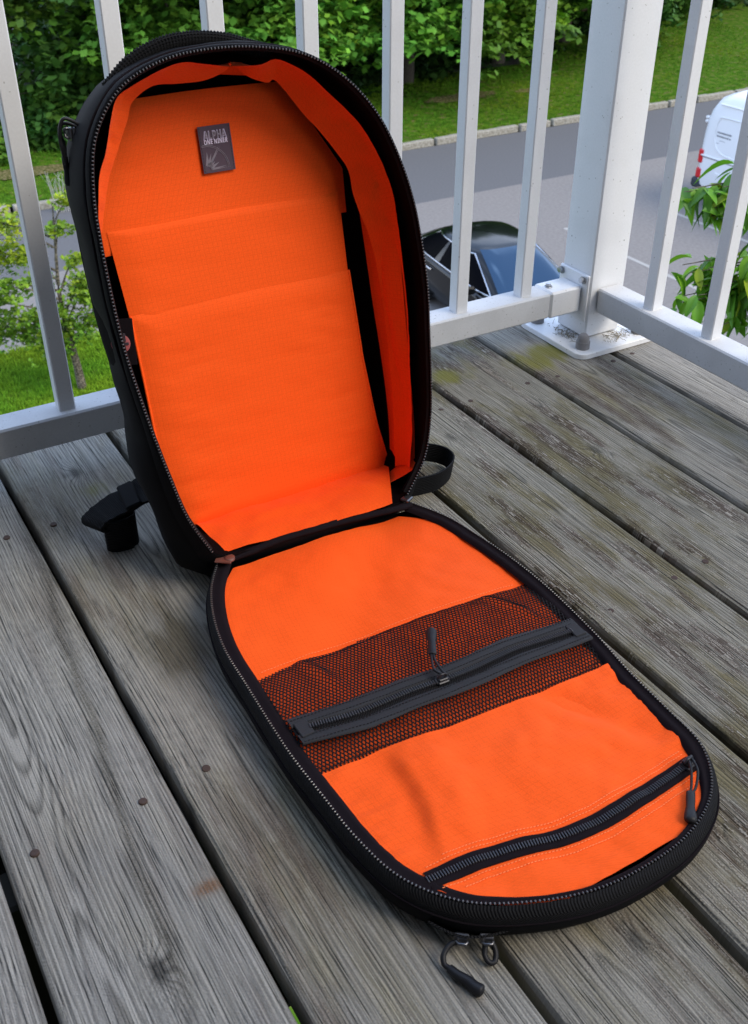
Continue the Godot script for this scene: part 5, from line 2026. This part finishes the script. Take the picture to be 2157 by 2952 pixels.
func near_tree() -> void:
	var t := thing("broadleaf_tree", "tree with large bright green leaves just beyond the right railing", "tree", Vector3(2.75, GROUND, -0.55))
	var r := RandomNumberGenerator.new()
	r.seed = 99
	var o := -t.position
	var s := Shape.new()
	s.tube(spline([Vector3(0, -0.05, 0), Vector3(0.05, 2.0, 0.1), Vector3(-0.05, 4.0, 0), Vector3(0.0, 5.6, -0.05), Vector3(-0.1, 6.8, 0)], 24), 0.07, 10)
	put(t, "trunk", s.mesh(), M.bark)
	var kinds: Array[ArrayMesh] = []
	for k in 4:
		kinds.append(leaf_mesh(0.068 + 0.007 * k, 0.027 + 0.003 * k, 0.25 + 0.12 * k, 0.25 + 0.18 * k))
	var shades: Array[StandardMaterial3D] = []
	for c in [[0.105, 0.265, 0.018], [0.075, 0.20, 0.016], [0.14, 0.30, 0.02], [0.22, 0.30, 0.02], [0.055, 0.15, 0.014]]:
		var m := mat(lin(c[0], c[1], c[2]), 0.45, 0.0, 0.4)
		m.backlight_enabled = true
		m.backlight = lin(c[0] * 0.8, c[1] * 0.8, 0.01)
		shades.append(m)
	# twig tips, where they come from, leaves on each
	for q in [[1.225, -0.225, -0.995, 14], [1.260, -0.235, -0.960, 14], [1.280, -0.285, -0.930, 12], [1.215, -0.440, -0.930, 12], [1.240, -0.470, -0.885, 14], [1.200, -0.500, -0.910, 12], [1.275, -0.50, -0.83, 12], [1.245, -0.215, -0.985, 10], [1.300, -0.205, -0.925, 12], [1.272, -0.262, -0.930, 9], [1.335, -0.165, -0.915, 8], [1.205, -0.415, -0.935, 8], [1.250, -0.415, -0.880, 10], [1.285, -0.450, -0.830, 12], [1.225, -0.490, -0.875, 11], [1.190, -0.515, -0.905, 9], [1.318, -0.405, -0.800, 12], [1.305, -0.530, -0.760, 14], [1.330, -0.360, -0.820, 12], [1.260, -0.560, -0.800, 10], [1.325, -0.460, -0.775, 14], [1.340, -0.600, -0.720, 14], [1.370, -0.300, -0.830, 12], [1.39, -0.48, -0.74, 14], [1.42, -0.38, -0.78, 12], [1.37, -0.54, -0.70, 14]]:
		var tip := Vector3(q[0], q[1], q[2]) + o
		var root := Vector3(2.1 + r.randf_range(-0.2, 0.2), q[1] - 0.15, -0.70 + r.randf_range(-0.1, 0.1)) + o
		var bend := root.lerp(tip, 0.55) + Vector3(0, 0.07, 0)
		var line := spline([root, bend, tip], 16)
		var tw := Shape.new()
		var rr := PackedFloat32Array()
		for i in 16:
			rr.append(lerpf(0.006, 0.0012, i / 15.0))
		tw.tube(line, rr, 6)
		var twig := put(t, "branch", tw.mesh(), M.grey_bark)
		for k in q[3]:
			var f: float = 1.0 - 0.20 * float(k) / q[3]
			var at := line[clampi(int(f * 15.0), 0, 15)] + Vector3(r.randfn(), r.randfn(), r.randfn()) * 0.016
			var yaw := r.randf() * TAU
			var pitch := r.randf_range(-0.1, 1.1)
			var b := Basis.from_euler(Vector3(pitch, yaw, r.randf_range(-0.5, 0.5))).scaled(Vector3.ONE * r.randf_range(0.75, 1.15))
			put(twig, "leaf", kinds[r.randi() % 4], shades[[0, 0, 1, 1, 2, 2, 4, 3][r.randi() % 8]], Transform3D(b, at))
	# the rest of the crown, mostly outside the picture
	var places: Array[Transform3D] = []
	var tints := PackedColorArray()
	for k in 1500:
		var d := Vector3(r.randfn() * 0.42, r.randfn() * 0.5, r.randfn() * 0.5)
		var p := Vector3(2.45, -0.95, -0.35) + d + o
		var w := p - o
		if w.x < 1.36 and w.y > -0.8:
			continue
		places.append(Transform3D(Basis.from_euler(Vector3(r.randf_range(-0.1, 1.2), r.randf() * TAU, r.randf_range(-0.5, 0.5))).scaled(Vector3.ONE * r.randf_range(0.8, 1.2)), p))
		tints.append(leaf_color(r, Color(0.07, 0.17, 0.018), 0.3))
	crown(t, "crown", kinds[2], M.leaf, places, tints)
